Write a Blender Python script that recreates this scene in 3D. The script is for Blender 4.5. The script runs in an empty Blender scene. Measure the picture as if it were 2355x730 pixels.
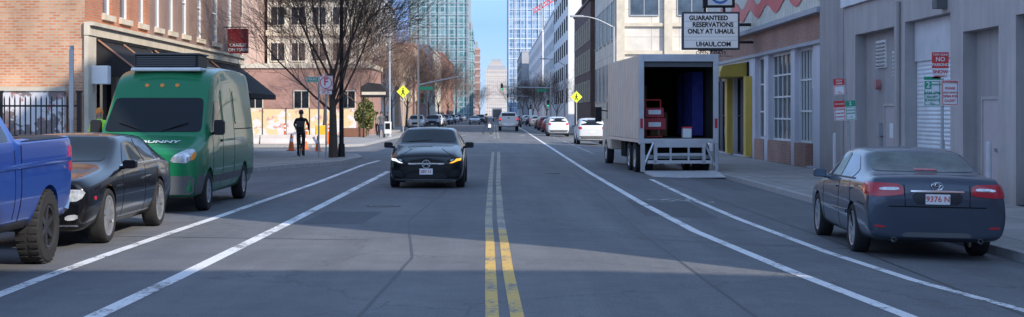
import bpy, bmesh, math, random
from mathutils import Vector, Matrix
from mathutils.bvhtree import BVHTree
random.seed(7)
F=3400.; CX=1137.; HY=262.; H=1.75
sc=bpy.context.scene; COL=sc.collection
def gz(x):
    return 0. if x<=1 else -0.18*min((x-1)/5.8,1)
def G(px,py):
    z=0
    for i in range(8):
        Y=F*(H-z)/(py-HY); X=(px-CX)*Y/F; z=gz(X)
    return X,Y
def XA(px,Y): return (px-CX)*Y/F
def ZA(py,Y): return H-(py-HY)*Y/F
# ---------------- materials ----------------
def newmat(name):
    m=bpy.data.materials.new(name); m.use_nodes=True
    nt=m.node_tree; b=nt.nodes['Principled BSDF']; return m,nt,b
def noise(nt,scale,detail=4,vec=None,rough=.6):
    n=nt.nodes.new('ShaderNodeTexNoise'); n.inputs['Scale'].default_value=scale; n.inputs['Detail'].default_value=detail
    n.inputs['Roughness'].default_value=rough
    if vec is not None: nt.links.new(vec,n.inputs['Vector'])
    return n
def ocoord(nt):
    return nt.nodes.new('ShaderNodeTexCoord').outputs['Object']
def mapr(nt,src,a,b,c,d):
    n=nt.nodes.new('ShaderNodeMapRange'); nt.links.new(src,n.inputs[0])
    for i,v in enumerate((a,b,c,d)): n.inputs[i+1].default_value=v
    return n.outputs[0]
def vscale(nt,colsrc,fac):
    n=nt.nodes.new('ShaderNodeVectorMath'); n.operation='SCALE'
    if isinstance(colsrc,(tuple,list)): n.inputs[0].default_value=colsrc[:3]
    else: nt.links.new(colsrc,n.inputs[0])
    nt.links.new(fac,n.inputs['Scale']); return n.outputs[0]
def mixc(nt,fac,a,b):
    n=nt.nodes.new('ShaderNodeMix'); n.data_type='RGBA'
    if isinstance(fac,(int,float)): n.inputs[0].default_value=fac
    else: nt.links.new(fac,n.inputs[0])
    for s,i in ((a,6),(b,7)):
        if isinstance(s,(tuple,list)): n.inputs[i].default_value=(*s[:3],1)
        else: nt.links.new(s,n.inputs[i])
    return n.outputs[2]
def mat(name,col,rough=.6,metal=0,var=.1,scale=2,bump=0,coat=0,emit=0,bscale=40,spec=.5):
    m,nt,b=newmat(name); b.inputs['Roughness'].default_value=rough; b.inputs['Metallic'].default_value=metal
    b.inputs['Coat Weight'].default_value=coat; b.inputs['Coat Roughness'].default_value=.03; b.inputs['Specular IOR Level'].default_value=spec
    b.inputs['Base Color'].default_value=(*col,1)
    if var or bump: v=ocoord(nt)
    if var:
        n=noise(nt,scale,6,v); f=mapr(nt,n.outputs[0],.3,.7,1-var,1+var)
        nt.links.new(vscale(nt,col,f),b.inputs['Base Color'])
    if bump:
        n2=noise(nt,bscale,3,v); bp=nt.nodes.new('ShaderNodeBump'); bp.inputs['Strength'].default_value=bump; bp.inputs['Distance'].default_value=.02
        nt.links.new(n2.outputs[0],bp.inputs['Height']); nt.links.new(bp.outputs[0],b.inputs['Normal'])
    if emit:
        b.inputs['Emission Color'].default_value=(*col,1); b.inputs['Emission Strength'].default_value=emit
    return m
def wallmat(name,col,var=.14,streak=.2,scale=.8,bump=.15):
    m,nt,b=newmat(name); v=ocoord(nt); mp=nt.nodes.new('ShaderNodeMapping'); mp.inputs['Scale'].default_value=(2.2,2.2,.22); nt.links.new(v,mp.inputs[0])
    n=noise(nt,scale,6,v); s=noise(nt,1.0,5,mp.outputs[0],.7); g=noise(nt,30,3,v)
    sp=nt.nodes.new('ShaderNodeSeparateXYZ'); nt.links.new(v,sp.inputs[0])
    c=vscale(nt,col,mapr(nt,n.outputs[0],.3,.7,1-var,1+var)); c=vscale(nt,c,mapr(nt,s.outputs[0],.35,.75,1+streak*.3,1-streak)); 
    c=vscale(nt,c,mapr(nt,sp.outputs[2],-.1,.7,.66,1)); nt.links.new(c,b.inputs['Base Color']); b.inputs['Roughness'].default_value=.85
    bp=nt.nodes.new('ShaderNodeBump'); bp.inputs['Strength'].default_value=bump; bp.inputs['Distance'].default_value=.02
    nt.links.new(g.outputs[0],bp.inputs['Height']); nt.links.new(bp.outputs[0],b.inputs['Normal']); return m
def uvz(nt):
    v=ocoord(nt); s=nt.nodes.new('ShaderNodeSeparateXYZ'); nt.links.new(v,s.inputs[0])
    a=nt.nodes.new('ShaderNodeMath'); a.operation='ADD'; nt.links.new(s.outputs[0],a.inputs[0]); nt.links.new(s.outputs[1],a.inputs[1])
    c=nt.nodes.new('ShaderNodeCombineXYZ'); nt.links.new(a.outputs[0],c.inputs[0]); nt.links.new(s.outputs[2],c.inputs[1])
    return c.outputs[0],v,a.outputs[0]
def brick(name,c1,c2,mortar,w=.22,h=.075,ms=.012,off=.5,rough=.85,mrough=None,big=.18,bias=0,metal=0):
    m,nt,b=newmat(name); uv,v,u=uvz(nt)
    t=nt.nodes.new('ShaderNodeTexBrick'); nt.links.new(uv,t.inputs['Vector'])
    t.inputs['Color1'].default_value=(*c1,1); t.inputs['Color2'].default_value=(*c2,1); t.inputs['Mortar'].default_value=(*mortar,1)
    t.inputs['Scale'].default_value=1; t.inputs['Mortar Size'].default_value=ms; t.inputs['Brick Width'].default_value=w
    t.inputs['Row Height'].default_value=h; t.offset=off; t.inputs['Bias'].default_value=bias
    n=noise(nt,.6,6,v); f=mapr(nt,n.outputs[0],.3,.7,1-big,1+big)
    nt.links.new(vscale(nt,t.outputs['Color'],f),b.inputs['Base Color']); b.inputs['Roughness'].default_value=rough
    b.inputs['Metallic'].default_value=metal
    if mrough is not None: nt.links.new(mapr(nt,t.outputs['Fac'],0,1,rough,mrough),b.inputs['Roughness'])
    return m
def corr(name,col,freq=20,horizontal=False,amp=.25,rough=.5):
    m,nt,b=newmat(name); uv,v,u=uvz(nt)
    s=nt.nodes.new('ShaderNodeSeparateXYZ'); nt.links.new(uv,s.inputs[0])
    mu=nt.nodes.new('ShaderNodeMath'); mu.operation='MULTIPLY'; mu.inputs[1].default_value=freq; nt.links.new(s.outputs[1 if horizontal else 0],mu.inputs[0])
    si=nt.nodes.new('ShaderNodeMath'); si.operation='SINE'; nt.links.new(mu.outputs[0],si.inputs[0])
    n=noise(nt,1.2,5,v)
    f1=mapr(nt,n.outputs[0],.3,.7,.85,1.12)
    nt.links.new(vscale(nt,col,f1),b.inputs['Base Color'])
    bp=nt.nodes.new('ShaderNodeBump'); bp.inputs['Strength'].default_value=1; bp.inputs['Distance'].default_value=amp/freq*2
    nt.links.new(si.outputs[0],bp.inputs['Height']); nt.links.new(bp.outputs[0],b.inputs['Normal']); b.inputs['Roughness'].default_value=rough
    return m
def asphalt():
    m,nt,b=newmat('asphalt'); v=ocoord(nt)
    mp=nt.nodes.new('ShaderNodeMapping'); mp.inputs['Scale'].default_value=(1.3,.06,1); nt.links.new(v,mp.inputs[0])
    a=noise(nt,1.,4,mp.outputs[0]); c=noise(nt,.25,5,v); d=noise(nt,45,2,v); g=noise(nt,2.2,6,v,.7)
    col=mixc(nt,mapr(nt,c.outputs[0],.35,.65,0,1),(.122,.126,.138),(.16,.162,.170))
    col=vscale(nt,col,mapr(nt,a.outputs[0],.3,.7,.82,1.16)); col=vscale(nt,col,mapr(nt,d.outputs[0],.3,.7,.74,1.26)); col=vscale(nt,col,mapr(nt,g.outputs[0],.3,.7,.88,1.12))
    vo=nt.nodes.new('ShaderNodeTexVoronoi'); vo.feature='DISTANCE_TO_EDGE'; vo.inputs['Scale'].default_value=.22
    w=noise(nt,1.5,4,v); ad=nt.nodes.new('ShaderNodeVectorMath'); ad.operation='ADD'; nt.links.new(v,ad.inputs[0]); nt.links.new(w.outputs['Color'],ad.inputs[1])
    nt.links.new(ad.outputs[0],vo.inputs['Vector'])
    col=vscale(nt,col,mapr(nt,vo.outputs['Distance'],0,.006,.62,1))
    st=noise(nt,.9,3,v); col=vscale(nt,col,mapr(nt,st.outputs[0],.66,.74,1,.78))
    nt.links.new(col,b.inputs['Base Color']); b.inputs['Roughness'].default_value=.78
    bp=nt.nodes.new('ShaderNodeBump'); bp.inputs['Strength'].default_value=.35; bp.inputs['Distance'].default_value=.01
    nt.links.new(d.outputs[0],bp.inputs['Height']); nt.links.new(bp.outputs[0],b.inputs['Normal'])
    return m
def roadpaint(name,col,wear=.5):
    m,nt,b=newmat(name); v=ocoord(nt); a=noise(nt,14,6,v,.75); c=noise(nt,1.1,3,v)
    s=nt.nodes.new('ShaderNodeMath'); s.operation='ADD'; nt.links.new(a.outputs[0],s.inputs[0]); nt.links.new(mapr(nt,c.outputs[0],.3,.7,-.14,.14),s.inputs[1])
    f=mapr(nt,s.outputs[0],wear,wear+.1,0,1)
    nt.links.new(mixc(nt,f,(.15,.15,.155),col),b.inputs['Base Color']); b.inputs['Roughness'].default_value=.6
    return m
ASPH=asphalt()
def pavemat():
    m,nt,b=newmat('pavement_concrete'); v=ocoord(nt)
    t=nt.nodes.new('ShaderNodeTexBrick'); nt.links.new(v,t.inputs['Vector']); t.offset=0
    t.inputs['Color1'].default_value=(.33,.31,.295,1); t.inputs['Color2'].default_value=(.37,.345,.325,1); t.inputs['Mortar'].default_value=(.17,.165,.16,1)
    t.inputs['Scale'].default_value=1; t.inputs['Brick Width'].default_value=1.5; t.inputs['Row Height'].default_value=1.5; t.inputs['Mortar Size'].default_value=.018
    n=noise(nt,.9,6,v); nt.links.new(vscale(nt,t.outputs['Color'],mapr(nt,n.outputs[0],.3,.7,.74,1.2)),b.inputs['Base Color']); b.inputs['Roughness'].default_value=.85
    return m
PAVE=pavemat()
KERB=mat('kerb_granite',(.40,.39,.38),.8,var=.2,scale=6)
GRND=mat('ground_soil',(.12,.11,.1),.95)
WLINE=roadpaint('white_line',(.80,.80,.80),.36); WLINEF=roadpaint('white_line_faded',(.55,.55,.56),.50)
YLINE=roadpaint('yellow_line',(.68,.42,.07),.38); YLINEF=roadpaint('yellow_faded',(.42,.35,.22),.44)
BR_OR=brick('brick_orange',(.55,.19,.09),(.46,.14,.07),(.36,.27,.2))
BR_TAN=brick('brick_weathered',(.52,.19,.09),(.60,.36,.22),(.46,.36,.27),ms=.016,bias=-.2,big=.32)
BR_DK=brick('brick_dark',(.13,.06,.05),(.09,.05,.04),(.13,.1,.09))
BR_RED=brick('brick_red',(.44,.19,.13),(.36,.15,.10),(.36,.3,.27))
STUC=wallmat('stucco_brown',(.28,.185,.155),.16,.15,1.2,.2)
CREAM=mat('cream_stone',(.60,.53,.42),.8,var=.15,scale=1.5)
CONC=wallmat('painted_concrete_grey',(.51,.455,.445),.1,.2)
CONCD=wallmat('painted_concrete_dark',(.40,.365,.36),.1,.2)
LCONC=brick('precast_concrete',(.66,.61,.54),(.61,.57,.50),(.42,.39,.35),2.4,1.2,.03,0)
WHT=mat('white_cladding',(.78,.785,.79),.6,var=.06,scale=.5)
WHITE=mat('white_paint',(.8,.8,.8),.5,var=.06)
OFFW=wallmat('offwhite_lilac_paint',(.68,.66,.72),.06,.12)
BLACK=mat('black_plastic',(.02,.02,.022),.5,var=0,spec=.3)
RUB=mat('rubber',(.028,.028,.03),.85,var=.15,scale=12,spec=.3)
TRIM=mat('grey_plastic',(.12,.125,.13),.6,var=.08,spec=.3)
GLASS=mat('dark_glass',(.012,.015,.018),.04,var=0,spec=.35)
GLASSW=mat('window_glass',(.022,.027,.034),.06,var=.6,scale=.7,spec=.4)
GLASSB=mat('glass_bluish',(.08,.115,.16),.08,var=.5,scale=.6)
CHR=mat('chrome',(.75,.76,.78),.12,1,var=0)
ALU=mat('aluminium',(.6,.61,.63),.35,.8,var=.1)
GALV=mat('galvanised_steel',(.42,.43,.44),.5,.4,var=.12)
RIM=mat('alloy_rim',(.55,.56,.58),.28,.75,var=0); RIMD=mat('dark_rim',(.07,.07,.08),.3,.7,var=0)
DKIN=mat('dark_interior',(.012,.012,.013),.9,var=0,spec=.1)
RED=mat('red_lens',(.50,.02,.04),.12,var=0,coat=.5); REDL=mat('red_lamp_lit',(.9,.03,.02),.3,var=0,emit=1.3)
CLR=mat('clear_lens',(.55,.59,.63),.08,.3,var=.4,scale=14,coat=1); AMB=mat('amber_lit',(1,.42,.03),.3,var=0,emit=1.6); AMBD=mat('amber_lens',(.75,.25,.03),.2,var=0)
DRL=mat('headlamp_lit',(.95,.97,1),.2,var=0,emit=1.0)
def paint(n,c,met=.3,rough=.25,coat=.55): return mat(n,c,rough,met,var=0,coat=coat,spec=.3)
# ---------------- mesh builder ----------------
class M:
    def __init__(s): s.v=[];s.f=[];s.m=[]
    def add(s,vs,fs,m=0):
        o=len(s.v); s.v+= [tuple(v) for v in vs]; s.f+=[tuple(i+o for i in f) for f in fs]; s.m+=[m]*len(fs)
    def box(s,x0,x1,y0,y1,z0,z1,m=0):
        s.add([(x0,y0,z0),(x1,y0,z0),(x1,y1,z0),(x0,y1,z0),(x0,y0,z1),(x1,y0,z1),(x1,y1,z1),(x0,y1,z1)],
              [(0,3,2,1),(4,5,6,7),(0,1,5,4),(1,2,6,5),(2,3,7,6),(3,0,4,7)],m)
    def prism(s,poly,axis,a,b,m=0):
        def P(p,t):
            return (p[0],p[1],t) if axis=='z' else ((t,p[0],p[1]) if axis=='x' else (p[0],t,p[1]))
        n=len(poly); vs=[P(p,a) for p in poly]+[P(p,b) for p in poly]
        s.add(vs,[tuple(range(n)),tuple(range(2*n-1,n-1,-1))]+[(i,(i+1)%n,n+(i+1)%n,n+i) for i in range(n)],m)
    def tube(s,p0,p1,r0,r1=None,n=8,m=0,cap=True):
        p0=Vector(p0);p1=Vector(p1); r1=r0 if r1 is None else r1
        d=(p1-p0).normalized(); a=d.orthogonal().normalized(); b=d.cross(a)
        vs=[]
        for p,r in((p0,r0),(p1,r1)):
            for i in range(n):
                t=2*math.pi*i/n; vs.append(p+(a*math.cos(t)+b*math.sin(t))*r)
        fs=[(i,(i+1)%n,n+(i+1)%n,n+i) for i in range(n)]
        if cap: fs+=[tuple(range(n-1,-1,-1)),tuple(range(n,2*n))]
        s.add(vs,fs,m)
    def lathe(s,prof,c=(0,0,0),n=32,m=0,axis='x',closed=False):
        vs=[];k=len(prof)
        for i in range(n):
            t=2*math.pi*i/n
            for r,a in prof:
                p=(a,r*math.cos(t),r*math.sin(t)) if axis=='x' else ((r*math.cos(t),a,r*math.sin(t)) if axis=='y' else (r*math.cos(t),r*math.sin(t),a))
                vs.append((p[0]+c[0],p[1]+c[1],p[2]+c[2]))
        fs=[]
        for i in range(n):
            j=(i+1)%n
            for q in range(k if closed else k-1):
                q2=(q+1)%k; fs.append((i*k+q,j*k+q,j*k+q2,i*k+q2))
        s.add(vs,fs,m)
    def ob(s,name,mats,parent=None,smooth=False,bevel=0,loc=None,rot=None,world=False,recalc=True):
        me=bpy.data.meshes.new(name); me.from_pydata(s.v,[],s.f)
        me.polygons.foreach_set('material_index',s.m)
        for x in (mats if isinstance(mats,(list,tuple)) else [mats]): me.materials.append(x)
        if recalc:
            bm=bmesh.new(); bm.from_mesh(me); bmesh.ops.recalc_face_normals(bm,faces=bm.faces); bm.to_mesh(me); bm.free()
        if smooth:
            me.polygons.foreach_set('use_smooth',[True]*len(me.polygons))
            me.set_sharp_from_angle(angle=math.radians(40))
        me.update()
        return mk(name,me,parent,loc,rot,world,bevel)
def mk(name,me,parent=None,loc=None,rot=None,world=False,bevel=0):
    o=bpy.data.objects.new(name,me); COL.objects.link(o)
    if loc is not None:o.location=loc
    if rot is not None:o.rotation_euler=rot
    if parent is not None:
        o.parent=parent
        if world: o.matrix_parent_inverse=Matrix.Translation(-Vector(parent.location))
    if bevel:
        b=o.modifiers.new('bevel','BEVEL'); b.width=bevel; b.segments=2; b.limit_method='ANGLE'
    return o
def thing(name,label,cat,loc=(0,0,0),rot=(0,0,0),group=None):
    e=bpy.data.objects.new(name,None); COL.objects.link(e); e.location=loc; e.rotation_euler=rot; e.empty_display_size=.2
    e['label']=label; e['category']=cat
    if group: e['group']=group
    return e
def struct(o): o['kind']='structure'; return o
def text(s,size,parent,loc,mt,rot=(math.pi/2,0,0),name='lettering',ext=.004,world=False,align='CENTER',sx=1,bold=.02):
    cu=bpy.data.curves.new('t','FONT'); cu.body=s; cu.size=size; cu.extrude=ext; cu.align_x=align; cu.align_y='CENTER'; cu.resolution_u=3; cu.offset=size*bold
    o=bpy.data.objects.new('t',cu); COL.objects.link(o); dg=bpy.context.evaluated_depsgraph_get()
    me=bpy.data.meshes.new_from_object(o.evaluated_get(dg)); bpy.data.objects.remove(o); me.materials.clear(); me.materials.append(mt)
    o=mk(name,me,parent,loc,rot,world); o.scale=(sx,1,1); return o
# ---------------- road & ground ----------------
m=M(); m.box(-3000,3000,-300,5000,-.5,-.30); struct(m.ob('ground',[GRND]))
m=M(); xs=[-70,-7,1,2.5,4,5.4,6.8,70]; ys=[-30,0,20,40,80,160,400,1600]
vs=[(x,y,gz(x)) for y in ys for x in xs]; n=len(xs)
m.add(vs,[(j*n+i,j*n+i+1,(j+1)*n+i+1,(j+1)*n+i) for j in range(len(ys)-1) for i in range(n-1)]); struct(m.ob('road',[ASPH]))
def walk(poly,z0,z1,name='pavement'):
    m=M(); m.prism(poly,'z',z0,z1,0); o=struct(m.ob(name,[PAVE]))
    return o
def kerb(line,z0,z1,inw=.15):
    m=M()
    for (a,b) in zip(line[:-1],line[1:]):
        a=Vector((*a,0));b=Vector((*b,0)); d=(b-a).normalized(); n0=Vector((-d.y,d.x,0)); a=a-n0*.006; b=b-n0*.006; nn=n0*inw
        q=[a,b,b+nn,a+nn]; m.prism([(p.x,p.y) for p in q],'z',z0,z1)
    return struct(m.ob('kerb',[KERB]))
LK=[(-7.4,-30),(-7.4,44),(-6.6,47),(-5.3,50.5),(-5.0,56),(-5.6,60),(-7.4,63.5),(-10.5,65.3),(-70,65.3)]
walk(LK+[(-70,-30)],-.02,.125); kerb(LK,-.03,.13,.16)
LK2=[(-70,77),(-9.5,77),(-7.6,78.2),(-7,80),(-7,124),(-9.4,130),(-9.4,1600)]
walk(LK2+[(-70,1600)],-.02,.125); kerb(LK2,-.03,.13,.16)
RK=[(6.85,118),(6.85,-30)]
walk([(6.85,-30),(6.85,118),(70,118),(70,-30)],-.2,-.06); kerb(RK,-.22,-.055,.16)
walk([(7.2,130),(7.2,1600),(70,1600),(70,130)],-.2,-.06); kerb([(7.2,1600),(7.2,130)],-.22,-.055,.16)
def ribbon(px,w,mt,name='road_marking',dz=.004,pts=None):
    P=pts or [G(*p) for p in px]
    Q=[]
    for a,b in zip(P[:-1],P[1:]):
        k=max(1,int(abs(b[1]-a[1])/1.5))
        for i in range(k): Q.append((a[0]+(b[0]-a[0])*i/k,a[1]+(b[1]-a[1])*i/k))
    Q.append(P[-1]); m=M(); vs=[]
    for i,q in enumerate(Q):
        a=Vector(Q[max(0,i-1)]); b=Vector(Q[min(len(Q)-1,i+1)]); d=(b-a).normalized(); nn=Vector((-d.y,d.x))*w/2
        for s in(-1,0,1):
            x=q[0]+nn.x*s;y=q[1]+nn.y*s; vs.append((x,y,gz(x)+dz))
    m.add(vs,[(3*i+j,3*i+j+1,3*i+j+4,3*i+j+3) for i in range(len(Q)-1) for j in(0,1)])
    return struct(m.ob(name,[mt]))
ribbon([(1150,272),(1205,300),(1290,355),(1360,400),(1480,470),(1600,533),(1820,625),(2080,725),(2160,758)],.16,WLINE)
ribbon([(1497,413),(1600,462),(1700,505),(1900,580),(2100,645),(2355,715),(2450,740)],.14,WLINE)
ribbon([(1215,296),(1290,322),(1365,354)],.14,WLINEF)
ribbon([(893,395),(650,520),(400,643),(215,730),(140,767)],.17,WLINE)
ribbon([(872,370),(835,380),(720,424),(590,468),(500,500),(380,540),(230,592),(90,643),(0,678),(-80,708)],.15,WLINE)
ribbon([(1147,350),(1146,420),(1151,500),(1155,530)],.12,YLINEF); ribbon([(1134,350),(1128,420),(1124,500),(1125,530)],.12,YLINEF)
ribbon([(1155,530),(1160,560),(1168,620),(1190,730),(1198,770)],.12,YLINE); ribbon([(1125,530),(1127,560),(1128,620),(1132,730),(1134,770)],.12,YLINE)
ribbon(None,.1,YLINEF,pts=[(.08,104),(.0,112),(0,300)]); ribbon(None,.1,YLINEF,pts=[(.32,104),(.3,112),(.3,300)])
ribbon(None,.14,WLINEF,pts=[(-3.4,75),(-3.4,120)])
for k in range(5): ribbon(None,.5,WLINEF,pts=[(-5+k*2.4,118.2),(-4.9+k*2.4,121.2)])
ribbon(None,.3,WLINEF,pts=[(-6.6,116),(6.4,116)])
TAR=mat('tar_seam',(.055,.055,.06),.6,var=.2)
TAR2=mat('asphalt_patch',(.105,.11,.12),.85,var=.2,scale=6,bump=.2)
for pts in ([(-4.9,5),(-4.6,30),(-4.8,60)],[(-7,21.4),(-2,20.5),(2.2,21),(6.6,20.2)],[(2.4,5),(2.2,22),(2.5,50)],[(-7,33),(0,32.4),(6.5,33)],[(-1.2,12),(-1.0,18),(-1.4,24),(-1.1,34)],[(4.9,12),(5.0,22),(4.8,38)]):
    ribbon(None,.035,TAR,'tar_seam',.003,pts)
ribbon(None,1.3,TAR2,'road_patch',.002,[(3.3,26),(3.4,31)]); ribbon(None,1.0,TAR2,'road_patch',.002,[(-2.6,23.5),(-2.5,26.4)])
CI=mat('cast_iron',(.08,.075,.07),.6,.3,var=.3,scale=20)
def manhole(x,y,r=.33):
    e=M(); e.lathe([(0,.0),(r,.0),(r,-.03)],(0,0,0),28,0,'z'); e.lathe([(r*.75,.003),(r*.8,.003)],(0,0,0),28,1,'z')
    o=e.ob('manhole_cover',[CI,GALV],None,loc=(x,y,gz(x)+.008)); o['label']='round cast iron manhole cover set in the asphalt'; o['category']='manhole cover'; o['group']='manhole covers in the road'
for p in ((-2.1,28),(1.6,44)): manhole(*p)
def bikemark():
    m=M(); x0,y0=G(1565,463)
    for dx in(-.42,.42):
        for i in range(16):
            a=i/16*2*math.pi;b=(i+1)/16*2*math.pi
            for_r=[(x0+dx+math.cos(t)*r,y0+math.sin(t)*r*1.7) for t,r in((a,.24),(b,.24),(b,.31),(a,.31))]
            m.add([(x,y,gz(x)+.004) for x,y in for_r],[(0,1,2,3)])
    for p,q in (((-.42,0),(-.1,.9)),((-.1,.9),(.3,.9)),((.42,0),(.25,1.1)),((-.1,.9),(.1,0)),((.1,0),(.3,.9)),((-.42,0),(.1,0))):
        P=Vector((x0+p[0],y0+p[1]));Q=Vector((x0+q[0],y0+q[1])); d=(Q-P).normalized(); nn=Vector((-d.y,d.x))*.04
        m.add([(v.x,v.y,gz(v.x)+.005) for v in (P-nn,Q-nn,Q+nn,P+nn)],[(0,1,2,3)])
    struct(m.ob('bike_lane_marking',[WLINEF]))
bikemark()
# ---------------- building helpers ----------------
def fbox(m,fr,u0,u1,z0,z1,n0,n1,mi=0):
    k,p=fr
    if k=='L': m.box(p+n0,p+n1,u0,u1,z0,z1,mi)
    elif k=='R': m.box(p-n1,p-n0,u0,u1,z0,z1,mi)
    else: m.box(u0,u1,p-n1,p-n0,z0,z1,mi)
def fp(fr,u,z,n):
    k,p=fr
    return (p+n,u,z) if k=='L' else ((p-n,u,z) if k=='R' else (u,p-n,z))
def fwall(m,fr,u0,u1,z0,z1,ops,d,mi=0,mr=None):
    mr=mi if mr is None else mr
    us=sorted({u0,u1,*[o[0] for o in ops],*[o[1] for o in ops]}); zs=sorted({z0,z1,*[o[2] for o in ops],*[o[3] for o in ops]})
    for a,b in zip(us[:-1],us[1:]):
        for c,e in zip(zs[:-1],zs[1:]):
            cu,cz=(a+b)/2,(c+e)/2
            if any(o[0]<cu<o[1] and o[2]<cz<o[3] for o in ops): continue
            m.add([fp(fr,a,c,0),fp(fr,b,c,0),fp(fr,b,e,0),fp(fr,a,e,0)],[(0,1,2,3)],mi)
    for o in ops:
        c=[(o[0],o[2]),(o[1],o[2]),(o[1],o[3]),(o[0],o[3])]
        for i in range(4):
            a,b=c[i],c[(i+1)%4]
            m.add([fp(fr,*a,0),fp(fr,*b,0),fp(fr,*b,-d),fp(fr,*a,-d)],[(0,1,2,3)],mr)
def window(par,fr,u0,u1,z0,z1,d,frm,gl,nx=1,nz=2,sill=None,fw=.06,name='window'):
    m=M(); fbox(m,fr,u0,u1,z0,z1,-d-.04,-d); g=m.ob(name,[gl],par,world=True)
    m=M(); t=fw
    fbox(m,fr,u0,u0+t,z0,z1,-d+.002,-d+.06); fbox(m,fr,u1-t,u1,z0,z1,-d+.002,-d+.06)
    fbox(m,fr,u0+t,u1-t,z0,z0+t,-d+.002,-d+.058); fbox(m,fr,u0+t,u1-t,z1-t,z1,-d+.002,-d+.058)
    for i in range(1,nx):
        u=u0+(u1-u0)*i/nx; fbox(m,fr,u-t*.35,u+t*.35,z0+t,z1-t,-d+.002,-d+.045)
    for i in range(1,nz):
        z=z0+(z1-z0)*i/nz; fbox(m,fr,u0+t,u1-t,z-t*.4,z+t*.4,-d+.002,-d+.05)
    f=m.ob('frame',[frm],g); f.matrix_parent_inverse=Matrix.Identity(4)
    if sill:
        m=M(); fbox(m,fr,u0-.08,u1+.08,z0-.16,z0-.002,-.02,.09); m.ob('sill',[sill],g)
    return g
def core(m,x0,x1,y0,y1,z1,mi=0,z0=-.25): m.box(x0,x1,y0,y1,z0,z1,mi)
# ---- left corner brick building ----
e=thing('brick_corner_building','red brick corner building with brown stucco part, cream trim and shopfront','building',(-18,52,0))
m=M(); core(m,-40,-11.32,40.02,64,12.5,0); 
fr=('L',-11.); ops=[]; wz=(4.55,6.9)
W1=[(41.5,42.6),(43.4,44.6),(45.7,46.7)]; W2=[(47.9,48.9),(49.9,51.0),(52.1,53.2),(54.7,55.9),(57.7,59.2),(61,62.3)]
for a,b in W1: ops.append((a,b,*wz)); ops.append((a,b,8.3,10.4))
fwall(m,fr,39.7,47.2,4.1,12.5,ops,.2,1)
ops=[(a,b,*wz) for a,b in W2]+[(a,b,8.3,10.4) for a,b in W2]
fwall(m,fr,47.2,64,4.1,12.5,ops,.2,2)
shop=[(40.6,43.0,.5,3.3),(43.4,46.6,.5,3.3),(47.8,51.6,.5,3.3),(52,55.8,.5,3.3),(56.8,59.8,.5,3.3),(60.3,63.2,.5,3.3)]
fwall(m,fr,39.7,64,.0,4.1,shop,.25,3)
fwall(m,('C',39.7),-40,-11,0,12.5,[],.1,4)
m.box(-40.0,-11,63.98,64.1,0,12.5,2)
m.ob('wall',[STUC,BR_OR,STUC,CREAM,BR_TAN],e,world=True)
for a,b in W1: window(e,fr,a,b,*wz,.16,WHITE,GLASSB,1,2,CREAM); 
for a,b in W2: window(e,fr,a,b,*wz,.16,WHITE,GLASSB,1,2,CREAM)
for a,b in W1+W2: window(e,fr,a,b,8.3,10.4,.16,WHITE,GLASSB,1,2)
for a,b,c,d in shop: window(e,fr,a,b,c,d,.2,BLACK,GLASSW,2,1)
m=M()
fbox(m,fr,39.6,64.1,3.86,4.12,.002,.16); fbox(m,fr,39.6,64.1,4.12,4.22,.002,.26)
m.ob('cornice',[CREAM],e,world=True)
for a,b in W1:
    m=M(); fbox(m,fr,a-.1,b+.1,6.9,7.15,.002,.06); m.ob('lintel',[CREAM],e,world=True)
m=M(); fbox(m,fr,39.62,40.4,.1,3.85,.003,.12); m.ob('pilaster',[CREAM],e,world=True)
AWN=mat('black_canvas',(.03,.03,.034),.85,var=.2,scale=4,spec=.2)
AWI=mat('awning_edge',(.35,.19,.13),.8,var=.1)
for a,b,out,zb in ((40.8,43.4,1.15,2.75),(43.6,46.8,1.15,2.75),(47.6,56.2,1.2,2.75),(57,63.6,1.6,2.35)):
    m=M(); z1=3.8
    m.add([(-10.99,a,z1),(-10.99,b,z1),(-11+out,b,zb+.2),(-11+out,a,zb+.2),(-11+out,b,zb),(-11+out,a,zb),(-10.99,a,zb+.02),(-10.99,b,zb+.02)],
          [(0,1,2,3),(3,2,4,5),(0,3,5,6),(1,7,4,2)],0)
    m.tube((-10.95,a-.02,z1),(-11+out,a-.02,zb+.2),.03,n=6,m=1)
    m.ob('awning',[AWN,AWI],e,world=True)
m=M(); m.box(-11.0,-10.45,39.95,40.3,2.55,3.05); o=m.ob('wall_sign_box',[WHITE],e,world=True,bevel=.02)
s=thing('hanging_sign','dark red square restaurant sign projecting from the stucco wall','sign',(-10.4,60,4.7))
m=M(); m.box(-.42,.42,-.04,.04,-.5,.5); m.ob('panel',[mat('maroon_sign',(.24,.015,.022),.4,var=.08)],s,bevel=.01)
SW=mat('sign_text_white',(.8,.8,.8),.6,var=0)
for i,t in enumerate(('CRAIGIE','ON MAIN')): text(t,.185,s,(0,-.05,-.17-.19*i),SW)
m=M(); m.tube((-.62,0,.56),(.42,0,.56),.02); m.tube((-.3,0,.5),(-.3,0,.56),.012);m.tube((.3,0,.5),(.3,0,.56),.012); m.ob('bracket',[BLACK],s)
e=thing('mural_wall','low white wall painted with a dark graffiti tree','wall',(-14,39.2,0))
mm,nt,b=newmat('mural'); v=ocoord(nt); n1=noise(nt,1.6,6,v); n2=noise(nt,3.3,3,v)
c=mixc(nt,mapr(nt,n1.outputs[0],.5,.53,0,1),(.66,.64,.66),(.2,.16,.16)); c=mixc(nt,mapr(nt,n2.outputs[0],.6,.62,0,1),c,(.45,.22,.2)); nt.links.new(c,b.inputs['Base Color'])
m=M(); m.box(-22,-11.4,39.15,39.35,0,2.35); m.ob('wall',[mm],e,world=True); m=M(); m.box(-22,-11.35,39.1,39.4,2.352,2.45); m.ob('coping',[CREAM],e,world=True)
FB=mat('black_iron',(.02,.02,.022),.5,var=0,spec=.3)
e=thing('iron_fence','black iron picket fence beside the brick wall','fence',(-12,36.5,.12))
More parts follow.
